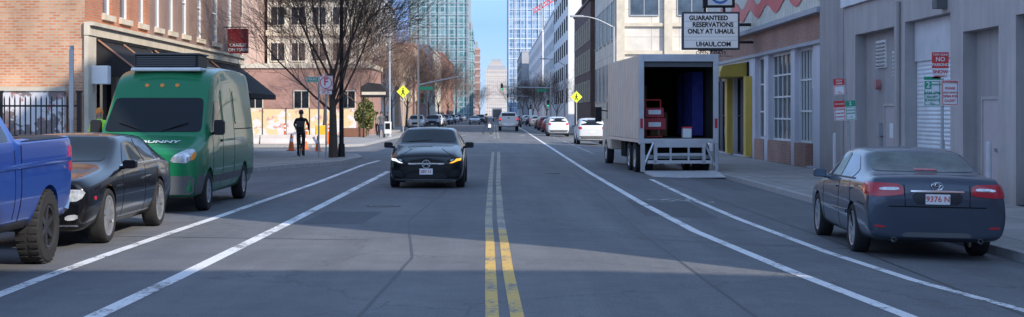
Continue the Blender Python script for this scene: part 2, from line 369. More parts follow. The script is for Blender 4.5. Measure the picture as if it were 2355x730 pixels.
m=M(); x=-4
while x<1.75: m.box(x-.014,x+.014,-.014,.014,.08,2.0); m.tube((x,0,2.0),(x,0,2.08),.02,.001,4); x+=.13
m.ob('picket',[FB],e); m=M(); 
for z in(.2,1.05,1.8): m.box(-4.05,1.75,-.02,.02,z,z+.045)
m.ob('rail',[FB],e)
for x in(-2.6,-.2,1.75):
    m=M(); m.box(x-.05,x+.05,-.05,.05,0,2.15); m.prism([(x-.07,-.07),(x+.07,-.07),(x+.07,.07),(x-.07,.07)],'z',2.15,2.2); m.ob('post',[FB],e)
def signpost(label,loc,h,panels,r=.028,lean=0,name='street_sign',cat='sign',group=None,postmat=None):
    e=thing(name,label,cat,loc,(0,lean,0),group); m=M(); m.tube((0,0,0),(0,0,h),r,n=8); m.tube((0,0,0),(0,0,.03),r*2.5,n=12); m.ob('post',[postmat or GALV],e); 
    for (x,z,w,hh,bg,lines,border) in panels:
        m=M(); m.box(x-w/2,x+w/2,-.05,-.042,z-hh/2,z+hh/2,0)
        if border:
            t=.012
            m.box(x-w/2+t,x+w/2-t,-.0535,-.05,z-hh/2+t,z-hh/2+2*t,1);m.box(x-w/2+t,x+w/2-t,-.0535,-.05,z+hh/2-2*t,z+hh/2-t,1)
            m.box(x-w/2+t,x-w/2+2*t,-.0535,-.05,z-hh/2+2*t,z+hh/2-2*t,1);m.box(x+w/2-2*t,x+w/2-t,-.0535,-.05,z-hh/2+2*t,z+hh/2-2*t,1)
        p=m.ob('panel',[bg,border or bg],e)
        for (t,sz,dx,dz,mt) in lines: text(t,sz,p,(x+dx,-.056,z+dz),mt,ext=.002)
    return e
RS=mat('sign_red',(.70,.05,.05),.5,var=.05); GS=mat('sign_green',(.03,.34,.19),.5,var=.05); WS=mat('sign_white',(.84,.85,.86),.5,var=.04); BK=mat('sign_black',(.02,.02,.02),.5,var=0,spec=.2)
signpost('grey metal post carrying a narrow edge-on sign',(-9.72,34,.12),3.2,[(0,2.3,.1,1.6,GALV,[],None)],.05,name='sign_post',cat='sign post')
signpost('post with red snow sign above two parking signs',(8.3,27.4,-.06),2.95,[
  (-.05,2.555,.31,.19,WS,[('SNOW',.09,0,.03,RS),('EMERGENCY',.04,0,-.05,RS)],None),
  (-.05,2.80,.31,.295,RS,[('TOW ZONE',.05,0,.10,WS),('NO',.11,0,.015,WS),('PARKING',.075,0,-.085,WS)],None),
  (-.2,2.19,.31,.47,WS,[('8AM-6PM',.075,0,.0,GS),('EXCEPT',.06,0,-.07,GS),('SUNDAYS',.06,0,-.13,GS),('<--',.08,0,-.19,GS),('PARKING',.042,.08,.16,GS)],GS),
  (-.2,2.465,.31,.06,GS,[],None),
  (.13,2.2,.31,.47,WS,[('AUTHORIZED',.045,0,.19,RS),('PLEASE',.06,0,.08,RS),('LOAD VEHICLE',.043,0,.0,RS),('OPEN FOR',.06,0,-.07,RS),('CLOSET',.06,0,-.15,RS)],RS)])
e=bpy.data.objects['street_sign']
m=M(); m.box(-.34,-.215,-.0585,-.0545,2.27,2.41); p=m.ob('panel',[GS],e); text('2',.15,p,(-.278,-.061,2.34),WS,ext=.001)
signpost('leaning post with small red and green parking signs',(9.15,37.8,-.06),2.75,[
  (-.17,2.43,.28,.24,WS,[('<--',.08,0,-.05,RS)],RS),(-.17,2.64,.28,.17,RS,[('TOW',.07,0,.03,WS),('ZONE',.06,0,-.04,WS)],None),
  (-.2,1.82,.28,.34,WS,[('NO PARKING',.045,0,.11,RS),('6AM-6PM',.05,0,.02,RS),('LOADING',.05,0,-.07,RS)],RS),(-.2,2.075,.28,.16,RS,[('TOW ZONE',.045,0,0,WS)],None),
  (.08,1.82,.26,.34,WS,[('PARKING',.05,0,.08,GS),('8AM-6PM',.05,0,0,GS),('-->',.08,0,-.09,GS)],GS),(.08,2.07,.26,.15,GS,[('2',.13,0,0,WS)],None)],lean=-.07)
# ---- right grey building ----
e=thing('grey_garage_building','grey painted concrete garage building with roller shutter and recessed bays','building',(20,28,0))
HG=20.4
fr=('R',10.3); m=M(); m.box(10.85,45,10.02,43.6,-.1,HG,0)
ops=[(33.4,37.1,-.06,4.05),(30.2,32.5,-.06,3.55),(38.1,42.2,-.06,4.0),(24,29.2,-.06,3.7),(16,22,-.06,3.7)]
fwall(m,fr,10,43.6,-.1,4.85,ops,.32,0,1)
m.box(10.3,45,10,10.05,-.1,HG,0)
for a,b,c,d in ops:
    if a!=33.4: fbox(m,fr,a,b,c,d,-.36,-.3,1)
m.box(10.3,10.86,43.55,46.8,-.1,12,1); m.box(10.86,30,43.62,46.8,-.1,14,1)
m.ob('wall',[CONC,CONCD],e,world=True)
CORW=corr('corrugated_white',(.76,.77,.81),22); SHUT=corr('roller_shutter',(.82,.84,.87),62,True)
m=M(); m.box(10.2,10.8,10,43.58,4.86,HG); m.ob('cladding',[CORW],e,world=True)
m=M(); fbox(m,fr,33.42,37.08,-.05,3.05,-.34,-.3); m.ob('roller_shutter',[SHUT],e,world=True)
m=M(); fbox(m,fr,33.42,37.08,3.052,4.04,-.34,-.24); m.ob('door_header',[mat('header_grey',(.66,.65,.68),.6)],e,world=True)
DP=mat('door_pinkgrey',(.52,.45,.46),.6,var=.06)
for a,b,zt in ((38.7,39.9,1.95),(30.9,31.9,2.05),(26.6,28.9,2.35)):
    m=M(); fbox(m,fr,a,b,-.05,zt,-.298,-.25); d=m.ob('door',[DP],e,world=True)
    m=M(); fbox(m,fr,a-.07,a-.002,-.05,zt+.07,-.298,-.22);fbox(m,fr,b+.002,b+.07,-.05,zt+.07,-.298,-.22);fbox(m,fr,a,b,zt+.002,zt+.07,-.298,-.222); m.ob('frame',[CONC],d)
    m=M(); fbox(m,fr,a+.08,a+.14,.95,1.02,-.248,-.19); m.ob('handle',[CHR],d)
for a,b,c,d in ((39.9,40.9,3.0,3.75),(38.5,39.2,2.75,3.4)):
    m=M(); fbox(m,fr,a,b,c,d,-.298,-.25)
    k=c+.05
    while k<d-.06: fbox(m,fr,a+.05,b-.05,k,k+.04,-.25,-.2,1); k+=.1
    m.ob('vent',[WHITE,CONCD],e,world=True)
m=M(); m.tube(fp(fr,40.6,2.55,-.3),fp(fr,40.6,2.55,-.15),.14,n=16); m.ob('alarm_bell',[mat('bell_red',(.45,.2,.2),.5)],e,world=True)
for yy in(37.5,23.2):
    m=M(); m.tube(fp(fr,yy,0,.06),fp(fr,yy,4.6,.06),.05,n=8); m.ob('drainpipe',[CONCD],e,world=True)
for q in((40.2,40.6,1.15,1.5,-.298,-.15),(40.25,40.5,.75,1.1,-.298,-.18)):
    m=M(); fbox(m,fr,*q); m.ob('meter_box',[GALV],e,world=True)
m=M(); fbox(m,fr,39.1,39.45,1.1,1.5,-.249,-.245); m.ob('notice',[WS],e,world=True)
m=M(); fbox(m,fr,33.6,33.95,4.15,4.35,.002,.25); m.ob('floodlight',[TRIM],e,world=True)
BOLM=mat('bollard_paint',(.62,.6,.62),.6)
for i,(x,y) in enumerate(((10.0,29.9),(10.0,33.0),(9.9,43.0))):
    m=M(); m.tube((0,0,0),(0,0,1.2),.055,n=12); m.lathe([(.055,1.2),(.04,1.24),(0,1.255)],(0,0,0),12,0,'z'); o=m.ob('bollard',[BOLM],None,True,loc=(x,y,-.06)); o['label']='pale painted steel bollard standing by the garage wall'; o['category']='bollard'; o['group']='bollards by the garage wall'
# ---- moving-truck shop building ----
e=thing('rental_shop_building','long shop with yellow entrance, pale pillars and red wave on cladding','building',(16,60,0))
HS=13
fr=('R',10.5); m=M(); m.box(10.9,34,46.85,72,-.1,HS,1)
ops=[(48.7,51.7,.0,4.0),(52.4,56.7,.0,4.0),(57.6,59.6,.0,4.0),(60.9,65,0,3.9),(66,71,0,3.9)]
fwall(m,fr,46.82,60,-.1,4.08,ops[:3],.3,0); fwall(m,fr,60,72,-.1,4.08,ops[3:],.3,3)
fwall(m,fr,46.82,72,4.08,5.0,[],.1,2); 
m.box(10.5,34,71.98,72.1,-.1,HS,1)
YEL=mat('yellow_paint',(.58,.41,.07),.6)
m.ob('wall',[OFFW,mat('rear_wall_tan',(.55,.50,.42),.85),BR_RED,OFFW],e,world=True)
CORB=corr('corrugated_beige',(.66,.63,.54),14)
m=M(); fbox(m,fr,46.82,72,5.15,HS,-.3,.1); m.ob('cladding',[CORB],e,world=True)
m=M(); fbox(m,fr,46.82,72,4.98,5.15,-.2,.3); fbox(m,fr,46.82,72,4.02,4.14,.002,.1); m.ob('cornice',[mat('lead_cornice',(.38,.39,.43),.6)],e,world=True)
m=M(); pts=[]; y=47.
while y<68: pts.append((y,5.85+.2*math.sin(y*1.7)+(y-47)*.012)); y+=.2
for a,b in zip(pts[:-1],pts[1:]):
    X=10.5-.13; m.add([(X,a[0],a[1]-.27),(X,b[0],b[1]-.27),(X,b[0],b[1]+.27),(X,a[0],a[1]+.27)],[(0,1,2,3)])
m.ob('wave_stripe',[mat('wave_red',(.66,.08,.07),.5)],e,world=True)
for a,b,c,d in ops[:1]:
    window(e,fr,a+1.05,b,.75,d,.25,WHITE,GLASSW,4,3,fw=.08); 
    m=M(); fbox(m,fr,a,a+1.0,-.05,2.55,-.28,-.24); dd=m.ob('door',[DKIN],e,world=True); m=M(); fbox(m,fr,a+.1,a+.9,1.,2.4,-.238,-.23); m.ob('frame',[GLASSW],dd)
    window(e,fr,a,a+1.0,2.6,d,.25,WHITE,GLASSW,2,1)
for a,b,c,d in ops[1:2]: window(e,fr,a,b,.75,d,.25,WHITE,GLASSW,5,4,fw=.08)
window(e,fr,57.6,59.6,.75,4.0,.25,WHITE,GLASSW,2,3,fw=.08)
for a,b,c,d in ops[3:]: window(e,fr,a,b,.02,d-.6,.25,BLACK,GLASSW,3,2)
for a,b in ((49.75,51.7),(52.4,56.7),(57.6,59.6)):
    m=M(); fbox(m,fr,a,b,-.05,.74,-.28,.03); m.ob('stall_riser',[BR_RED],e,world=True)
m=M(); m.prism([(10.49,3.9),(9.5,3.75),(9.4,3.5),(9.4,3.3),(10.49,3.3)],'y',61.5,66.5); m.ob('awning',[mat('yellow_canopy',(.58,.42,.07),.6)],e,world=True)
for a,b in((60.3,60.85),(65.1,65.7)):
    m=M(); fbox(m,fr,a,b,0,3.28,.002,.25); m.ob('pilaster',[YEL],e,world=True)
m=M(); fbox(m,fr,56.95,57.4,.9,3.5,.002,.03); m.ob('banner',[WHITE],e,world=True)
# marquee sign
s=thing('marquee_letter_board','white letter board with black changeable letters on steel brackets','sign',(8.77,60,0))
m=M(); m.box(-1.17,1.17,-.12,.12,4.34,5.88); m.ob('cabinet',[mat('sign_frame_dark',(.07,.07,.08),.5)],s,bevel=.02)
m=M(); m.box(-1.09,1.09,-.13,-.122,4.42,5.80); m.ob('panel',[mat('letterboard_white',(.82,.84,.86),.4,var=.03,emit=.1)],s)
for t,z,dx in (('GUARANTEED',5.62,-.1),('RESERVATIONS',5.35,.08),('ONLY AT UHAUL',5.08,0),('UHAUL.COM',4.56,.1)): text(t,.26,s,(dx,-.14,z),BK,sx=.93,bold=.035)
for z in(4.86,5.22,5.48,4.72):
    m=M(); m.box(-1.08,1.08,-.136,-.131,z,z+.012); m.ob('rail',[GALV],s)
text('OPEN 7 DAYS',.2,s,(0,-.1,4.21),BK)
m=M(); m.box(-.9,.9,-.06,.06,4.08,4.10); m.ob('bracket',[FB],s)
m=M(); m.box(-.5,.5,-.06,.06,4.3,4.34); m.ob('bracket',[FB],s)
for q in((1.15,1.75,-.05,.05,5.3,5.42),(1.15,1.75,-.05,.05,4.6,4.7),(-.28,-.18,-.05,.05,5.88,6.1),(.5,.6,-.05,.05,5.88,6.1)):
    m=M(); m.box(*q); m.ob('bracket',[FB],s)
m=M(); m.box(-.32,.98,-.1,.1,6.05,7.2); m.ob('emblem_cabinet',[FB],s,bevel=.03)
m=M(); m.box(-.12,.86,-.11,-.102,6.15,7.1); m.ob('emblem_panel',[WHITE],s)
m=M(); m.lathe([(0,-.118),(.4,-.118),(.4,-.112)],(.37,0,6.6),32,0,'y'); m.lathe([(0,-.124),(.3,-.124),(.3,-.119)],(.37,0,6.6),32,1,'y'); m.ob('emblem',[mat('emblem_blue',(.05,.2,.5),.4),WHITE],s)
PGm=mat('poster_green',(.05,.3,.17),.5)
for px,py in((1680,352),(1716,356)):
    Y=3400*1.8/(py-HY); X=XA(px,Y); s=thing('sandwich_board','small black sandwich board with a green logo on the pavement','sign',(X,Y,-.06),(0,0,.15),'black boards outside the shop')
    m=M(); m.prism([(-.02,.75),(.02,.75),(.2,0),(.16,0)],'x',-.3,.3); m.prism([(-.02,.75),(.02,.75),(-.16,0),(-.2,0)],'x',-.3,.3); m.ob('board',[BK],s)
    m=M(); m.add([(-.24,-.06,.6),(.24,-.06,.6),(.24,-.178,.12),(-.24,-.178,.12)],[(0,1,2,3)],0); m.add([(-.15,-.14,.32),(.1,-.14,.32),(.1,-.155,.26),(-.15,-.155,.26)],[(0,1,2,3)],1); m.add([(.1,-.128,.38),(.2,-.142,.29),(.1,-.162,.2)],[(0,1,2)],1); m.ob('poster',[PGm,WS],s)
# ---- generic far building ----
def bldg(name,label,x0,x1,y0,y1,h,wm,faces,gl=GLASSW,fm=None,roof=.35,trimm=None,cat='building'):
    e=thing(name,label,cat,((x0+x1)/2,(y0+y1)/2,0)); m=M(); core(m,x0,x1,y0,y1,h); m.ob('wall',[wm],e,world=True)
    m=M(); m.box(x0-.15,x1+.15,y0-.15,y1+.15,h,h+roof); m.ob('parapet',[trimm or wm],e,world=True)
    for (k,n,z0,fh,nr,ww,wh) in faces:
        a,b=(x0,x1) if k=='C' else (y0,y1); fr=(k,y0) if k=='C' else ((k,x1) if k=='L' else (k,x0))
        mm=M(); 
        if k=='C': mm.box(-ww/2,ww/2,-.03,.02,0,wh,0); fm0=[(-ww/2-.08,-ww/2,-.08,.02,-.08,wh+.08),(ww/2,ww/2+.08,-.08,.02,-.08,wh+.08),(-ww/2,ww/2,-.075,.02,wh,wh+.08),(-ww/2,ww/2,-.12,.02,-.1,0),(-.03,.03,-.05,.0,0,wh)]
        else:
            mm.box(-.03,.03,-ww/2,ww/2,0,wh,0); fm0=[(-.08,.08,-ww/2-.08,-ww/2,-.08,wh+.08),(-.08,.08,ww/2,ww/2+.08,-.08,wh+.08),(-.075,.075,-ww/2,ww/2,wh,wh+.08),(-.12,.12,-ww/2,ww/2,-.1,0),(-.05,.05,-.03,.03,0,wh)]
        for q in fm0: mm.box(*q,1)
        base=mm.ob('window',[gl,fm or wm],e); me=base.data; bpy.data.objects.remove(base)
        for i in range(n):
            for j in range(nr):
                u=a+(b-a)*(i+.5)/n; p=fp(fr,u,z0+j*fh,0); mk('window',me,e,p,world=True)
    return e
bldg('low_brick_building','low red brick building with flat roof beyond the plaza',-24,-9.6,115,125,5.3,BR_RED,[('C',4,2.2,9,1,1.1,1.3)],fm=CREAM,trimm=CREAM)
e=bldg('cream_concrete_building','cream concrete office block with dark square windows',-19.5,-12.4,127,150,14.5,mat('cream_conc',(.70,.65,.56),.85,var=.12),[('C',4,3.2,3.1,4,1.15,1.5),('L',6,3.2,3.1,4,1.5,1.5)],gl=GLASSW)
for z in(2.6,5.7,8.8,11.9):
    m=M(); m.box(-19.6,-12.3,126.7,126.99,z-.35,z+.1); m.ob('floor_band',[CREAM],e,world=True)
bldg('brick_flats','pinkish red brick building behind the corner',-36,-19.8,120,150,12.5,mat('pink_brick',(.52,.37,.31),.85,var=.15,scale=.8),[('C',6,3.2,3.2,3,1.3,1.6)],fm=CREAM)
bldg('white_modern_building','white panelled building with dark window strips',-34,-12.3,152,182,14.2,WHT,[('C',9,3,2.9,4,1.4,1.5),('L',8,3,2.9,4,2,1.5)],gl=GLASSW)
bldg('ochre_terrace','tan brick terrace with shops along the street',-30,-12,186,215,10,mat('tan_brick',(.46,.34,.26),.85,var=.15),[('L',9,3.5,3.2,2,1.4,1.7),('C',5,3.5,3.2,2,1.2,1.6)],fm=CREAM)
bldg('brown_brick_block','reddish brown brick block with regular windows',-32,-12,218,262,11.8,BR_RED,[('L',10,3.5,3.2,3,1.6,1.7),('C',7,3.5,3.2,3,1.3,1.6)],fm=CREAM)
bldg('grey_office_block','pale grey office block with ribbon windows',-34,-12,268,330,14,LCONC,[('L',10,3.5,3.6,3,3,1.8),('C',6,3.5,3.6,3,2.2,1.8)])
bldg('brick_apartment_block','brown apartment block far down the street',-34,-12,336,430,15.5,BR_RED,[('L',12,3.5,3.4,4,3,1.8),('C',6,3.5,3.4,4,2,1.8)])
def curtain(name,c1,c2,fr,w,h,ms):
    return brick(name,c1,c2,fr,w,h,ms,0,.12,.5,big=.25)
GT1=curtain('curtain_wall_green',(.07,.17,.19),(.17,.31,.34),(.32,.41,.43),1.6,1.9,.16)
GT2=curtain('curtain_wall_blue',(.13,.24,.40),(.28,.42,.60),(.45,.54,.64),1.5,1.8,.14)
def tower(name,label,x0,x1,y0,y1,h,wm,fins=0,fh=3.8,fm=WHT,dz=.35):
    e=thing(name,label,'tower',((x0+x1)/2,(y0+y1)/2,0)); m=M(); core(m,x0,x1,y0,y1,h); m.ob('curtain_wall',[wm],e,world=True)
    m=M(); z=fh
    while z<h: m.box(x0-.2,x1+.2,y0-.2,y1+.2,z,z+dz); z+=fh
    if fins:
        x=x0
        while x<=x1: m.box(x-.12,x+.12,y0-.45,y0-.202,0,h); x+=fins
        y=y0
        while y<=y1:
            m.box(x0-.45,x0-.202,y-.12,y+.12,0,h); m.box(x1+.202,x1+.45,y-.12,y+.12,0,h); y+=fins
    m.ob('floor_bands',[fm],e,world=True)
    m=M(); m.box(x0+1,x1-1,y0+1,y1-1,h,h+3); m.ob('roof_plant',[GALV],e,world=True); return e
MUL=mat('mullion_grey',(.36,.41,.43),.5,.3)
tower('glass_office_tower','green-blue glass office tower with horizontal floor bands',-28.5,-9.0,500,540,80,GT1,3.2,3.9,MUL)
tower('glass_office_tower','dark slim glass tower wing beside the office tower',-8.9,-7.3,512,545,31,GT1,0,3.9,MUL)
tower('brown_tower','narrow reddish brown residential tower',-10.2,-7.0,700,720,33,mat('brown_far',(.34,.21,.18),.8,var=.1),0,3.2,mat('brown_far_light',(.5,.38,.34),.8),.9)
tower('beige_slab_tower','distant beige concrete slab tower with many rows of windows',-6.7,9.9,1200,1220,38,brick('slab_grid',(.26,.27,.3),(.32,.32,.35),(.55,.5,.46),1.6,2.6,.5,0,.5,.8,big=.05),0,3.6,mat('slab_beige',(.56,.50,.45),.8),.9)
tower('beige_slab_tower','lower top section of the distant beige tower',-3.5,6.5,1221,1240,44,mat('slab_beige2',(.53,.47,.43),.8),0,3.6,mat('slab_beige3',(.5,.45,.41),.8),.9)
tower('blue_glass_tower','tall blue glass tower with white vertical fins',5.9,34,600,640,90,GT2,2.4,4,mat('fin_white',(.66,.72,.8),.4))
c=thing('tower_crane','red lattice crane arm standing in front of the blue tower','crane',(18,560,0)); RC=mat('crane_red',(.65,.05,.06),.5)
m=M()
for dx,dy in((-.5,-.5),(.5,-.5),(.5,.5),(-.5,.5)): m.tube((dx,dy,0),(dx,dy,46),.12,n=4)
for k in range(23):
    z=k*2; m.tube((-.5,-.5,z),(.5,-.5,z+2),.08,n=4); m.tube((.5,.5,z),(-.5,.5,z+2),.08,n=4)
m.ob('mast',[GALV],c)
m=M()
for k in range(12):
    a=Vector((-3+k*1.5,0,40+k*.9)); b=Vector((-3+(k+1)*1.5,0,40.9+k*.9)); up=Vector((-.4,0,1.3))
    m.tube(a,b,.22,n=4); m.tube(a+up,b+up,.22,n=4); m.tube(a,b+up,.15,n=4); m.tube(a+up,a,.15,n=4)
m.ob('jib',[RC],c)
RB=bldg('concrete_warehouse','pale precast concrete building with pilasters and steel windows',10.9,48,128,160,26,LCONC,[('C',9,10.3,5.6,3,2.4,3.4),('R',6,3,5.6,4,3,3.4)],gl=GLASSB,fm=GALV)
for k in range(10):
    m=M(); x=10.9+k*37.1/9; m.box(x-.35,x+.35,127.6,127.99,0,26); m.ob('pilaster',[CREAM],RB,world=True)
for z in(1.4,7.2,9.6,15.2):
    m=M(); m.box(10.9,48,127.75,127.995,z-.3,z); m.ob('string_course',[CREAM],RB,world=True)
bldg('dark_brick_building','narrow dark brick building with tall windows',10.6,30,163,196,14.3,BR_DK,[('R',8,3.2,3.4,3,1.6,2.2),('C',5,3.2,3.4,3,1.3,2.2)],fm=CREAM,trimm=BR_DK)
bldg('white_tower_block','tall white panelled building with black vertical windows',10.6,34,212,262,34,WHT,[('R',7,3.5,3.5,9,2.2,1.9),('C',4,3.5,3.5,9,1.8,2.0)],fm=BLACK)
bldg('white_balcony_block','white apartment block with balconies along the street',11,34,270,330,20.5,WHT,[('R',8,3.5,3.4,5,3.0,1.9),('C',5,3.5,3.4,5,2,2)],fm=WHT)
bldg('white_balcony_block','pale lower block further along the street',11.2,34,345,480,21,WHT,[('R',12,3.5,3.4,5,4,1.8)],fm=WHT)
bldg('grey_block','grey building far down the street',9,34,484,580,22,mat('grey_far',(.4,.4,.43),.7),[('R',12,3.5,3.4,5,4,2.2)])
bldg('unseen_shadow_block','plain brick block on the near side of the side lane',10.4,34,-40,-.9,13.75,BR_RED,[('R',8,1,3.5,3,1.4,2)],fm=CREAM)  # added out of view, sized so its roof shadow crosses the near road
# ---------------- trees ----------------
BARK=mat('bark',(.085,.065,.05),.95,var=.25,scale=10,bump=.4); TWIG=mat('twig',(.09,.062,.048),.9,var=.2,scale=3); TWIG2=mat('twig_warm',(.19,.12,.09),.9,var=.2,scale=2)
def treemesh(h,trunkh,spread,levels,kids,seed,r0,sides=5,low=.62):
    R=random.Random(seed); tr=M(); cr=M()
    def grow(p,d,L,r,lv):
        n=4 if lv<2 else 3; m=tr if lv==0 else cr; pts=[p]; dirs=[d]
        rr=r
        for i in range(n):
            j=Vector((R.uniform(-1,1),R.uniform(-1,1),R.uniform(-.3,.7)))*(.18 if lv else .05)
            d=(d+j+Vector((0,0,.06 if lv else 0))).normalized(); q=p+d*L/n; r2=rr*(.84 if lv<2 else .72)
            m.tube(p,q,rr,r2,sides if lv<2 else (4 if lv<3 else 3),0,False); p=q; rr=r2; pts.append(p); dirs.append(d)
        if lv<levels:
            k=kids[lv]
            for i in range(k):
                t=R.uniform(.25,1.0) if lv else R.uniform(low,1.0)
                idx=min(n-1,int(t*n)); f=t*n-idx; bp=pts[idx].lerp(pts[idx+1],min(1,f)); bd=dirs[idx+1]
                a=R.uniform(0,2*math.pi) if lv else i*2*math.pi/k+R.uniform(-.4,.4)
                o=bd.orthogonal().normalized(); o2=bd.cross(o); side=o*math.cos(a)+o2*math.sin(a)
                ang=R.uniform(.3,.8)*spread
                nd=(bd*math.cos(ang)+side*math.sin(ang)).normalized()
                nr=rr*R.uniform(.4,.62) if lv==0 else (rr*R.uniform(.42,.62) if lv==1 else max(.007,rr*.62))
                grow(bp,nd,L*R.uniform(.5,.8) if lv else (h-trunkh)*R.uniform(.5,.75),nr,lv+1)
    grow(Vector((0,0,0)),Vector((0,0,1)),trunkh,r0,0)
    return tr,cr
def tree(label,loc,meshes,rot=0,sc_=1,group='bare trees lining the street'):
    e=thing('bare_tree',label,'tree',loc,(0,0,rot),group); e.scale=(sc_,)*3
    mk('trunk',meshes[0],e); mk('crown',meshes[1],e); return e
def tm_(tr,cr,tw):
    a=tr.ob('trunk',[BARK],smooth=True,recalc=False); b=cr.ob('crown',[tw],recalc=False); r=(a.data,b.data); bpy.data.objects.remove(a);bpy.data.objects.remove(b); return r
T1=tm_(*treemesh(9.6,3.3,1.1,4,[12,8,8,7],11,.19,7,.5),TWIG)
T2=tm_(*treemesh(8.5,2.6,1.1,4,[8,7,6,5],5,.14,5),TWIG2); T3=tm_(*treemesh(8,2.4,1.1,4,[8,6,6,4],9,.14,5),TWIG)
tree('large bare street tree with dense dark branches on the kerb',(-6.0,55,.12),T1,.3)
for i,(x,y,s_) in enumerate(((-10.6,92,1.0),(-10,113,1.15),(-10.3,140,1.2),(-11,158,1.2),(-10.6,178,1.25),(-10.8,205,1.3),(-10.6,240,1.35),(-10.7,285,1.45),(-10.7,340,1.6),(-10.8,410,1.8))):
    tree('bare reddish brown street tree on the pavement',(x,y,.12),T2,i*1.3,s_)
for i,(x,y,s_) in enumerate(((8.6,205,.95),(8.8,250,1.1),(8.7,290,1.1),(8.6,330,1.2),(8.8,385,1.4),(8.8,450,1.6),(6,560,1.7),(-6,600,1.7))):
    tree('bare dark street tree on the far pavement',(x,y,-.06),T3,i*2.1,s_)
# ---------------- lamps, signals ----------------
def lamp(loc,side,h=7.6,arm=1.9,dark=False):
    e=thing('street_lamp','tall grey street lamp with a curved arm over the road' if not dark else 'slim black lamp pole beside the bare tree','street lamp',loc,group='street lamps along the road')
    m=M(); m.tube((0,0,0),(0,0,h-.6),.09,.06,10); m.tube((0,0,0),(0,0,.5),.14,.12,10); m.ob('pole',[FB if dark else GALV],e,True)
    m=M(); P=[(0,0,h-.65)]+[(side*arm*(i/6),0,h-.65+.65*math.sin(i/6*math.pi/2)) for i in range(1,7)]
    for a,b in zip(P[:-1],P[1:]): m.tube(a,b,.04,.04,8)
    m.ob('arm',[FB if dark else GALV],e,True)
    m=M(); m.prism([(side*arm*.95,-.1),(side*(arm+.65),-.14),(side*(arm+.7),0),(side*(arm+.65),.14),(side*arm*.95,.1)],'z',h-.05,h+.07); m.ob('lamp_head',[GALV],e,bevel=.03)
lamp((7.1,88,-.06),-1); lamp((7.4,156,-.06),-1); lamp((7.4,250,-.06),-1); lamp((-7.3,103,.12),1,8.2); lamp((-9.7,178,.12),1,9); lamp((-5.75,55.6,.12),1,9.5,1.5,True)
GL=mat('green_lit',(.05,.8,.4),.3,var=0,emit=1.2); SIGY=mat('signal_housing',(.03,.03,.03),.5,var=0)
LO=mat('lens_off',(.1,.01,.01),.3,var=0); LA=mat('lens_off_amber',(.12,.08,.01),.3,var=0); LG=mat('lens_off_green',(.01,.08,.05),.3,var=0)
def signal(par,x,z,lit=True):
    m=M(); m.box(x-.16,x+.16,-.15,.15,z-.46,z+.46); o=m.ob('signal_head',[SIGY],par,bevel=.02)
    for k,mt in enumerate((LO,LA,GL if lit else LG)):
        m=M(); m.lathe([(0,-.17),(.1,-.17),(.11,-.15)],(x,0,z+.3-k*.3),16,0,'y'); m.ob('lens',[mt],o)
def mast(loc,side,L,z0,z1,heads,sign=None,h=7.5,lit=True):
    e=thing('traffic_signal_mast','grey traffic signal mast with a long arm over the street','traffic light',loc,group='traffic signal masts')
    m=M(); m.tube((0,0,0),(0,0,h),.13,.09,12); m.ob('pole',[GALV],e,True)
    m=M(); m.tube((0,0,z0),(side*L,0,z1),.1,.06,10); m.ob('arm',[GALV],e,True)
    for t in heads: signal(e,side*L*t,z0+(z1-z0)*t,lit)
    signal(e,side*.35,3.2,lit)
    if sign: 
        m=M(); m.box(side*L*.18-.7,side*L*.18+.7,-.16,-.14,z0-.5,z0-.15); m.ob('street_name_plate',[GS],e)
    return e
mast((7.6,200,-.06),-1,6.6,5.3,5.45,[1.0],True); mast((-7.6,148,.12),1,4.2,4.5,5.4,[],True,9,False)
mast((7.7,300,-.06),-1,5,5.3,5.5,[1],False,7.5,False)
FY=mat('fluor_yellow',(.72,.85,.05),.5,var=0,emit=.12)
for loc,lab in (((7.05,127,-.16),'r'),((-7.1,115,.12),'l')):
    e=thing('pedestrian_crossing_sign','yellow-green diamond pedestrian crossing sign on a post','sign',loc,group='pedestrian crossing signs')
    m=M(); m.tube((0,0,0),(0,0,3.9),.04,n=8); m.ob('post',[GALV],e)
    m=M(); m.prism([(0,2.85),(.5,3.35),(0,3.85),(-.5,3.35)],'y',-.06,-.05); m.ob('panel',[FY],e)
    m=M(); m.lathe([(0,-.066),(.055,-.066)],(0,0,3.58),12,0,'y')
    for a,b,w in (((0,3.5),(-.01,3.3),.05),((-.01,3.32),(.14,3.1),.035),((-.01,3.32),(-.13,3.1),.035),((0,3.47),(.12,3.36),.022),((0,3.47),(-.12,3.36),.022)):
        m.tube((a[0],-.063,a[1]),(b[0],-.063,b[1]),w,n=6)
    m.ob('pictogram',[BK],e)
e=signpost('white square sign with red ring and letter F',(XA(750,53.5),53.5,.12),3.1,[(0,2.75,.5,.5,WS,[('F',.36,0,.02,RS)],RS),(0,2.4,.42,.13,WS,[('ST 24',.11,0,0,RS)],None)])
m=M(); m.lathe([(.19,-.058),(.22,-.058),(.22,-.052)],(0,0,2.75),28,0,'y'); m.ob('ring',[RS],e)
signpost('green street name sign reading main street on a thin post',(XA(733,54),54,.12),3.0,[(-.15,2.88,.62,.2,GS,[('MAIN ST',.14,0,0,WS)],WS)])
e=thing('canopy_entrance','dark rounded entrance canopy with a pale stripe','canopy',(-8.3,103,0))
m=M(); m.prism([(-.9,2.9),(.95,2.9),(.95,3.3),(.5,3.8),(-.4,3.9),(-.9,3.6)],'y',-1.6,1.6); m.ob('canopy',[AWN],e,bevel=.05); m=M(); m.box(-.8,.85,-1.63,-1.605,3.05,3.25); m.ob('stripe',[CREAM],e)
for x in(-.7,.75):
    m=M(); m.tube((x,-1.3,.1),(x,-1.3,2.95),.05); m.ob('support',[FB],e)
e=thing('mural_hoarding','painted yellow and white hoarding panels at the construction site','fence',(-14,113,0))
mm,nt,b=newmat('mural_yellow'); v=ocoord(nt); n1=noise(nt,.9,3,v); n2=noise(nt,1.7,2,v)
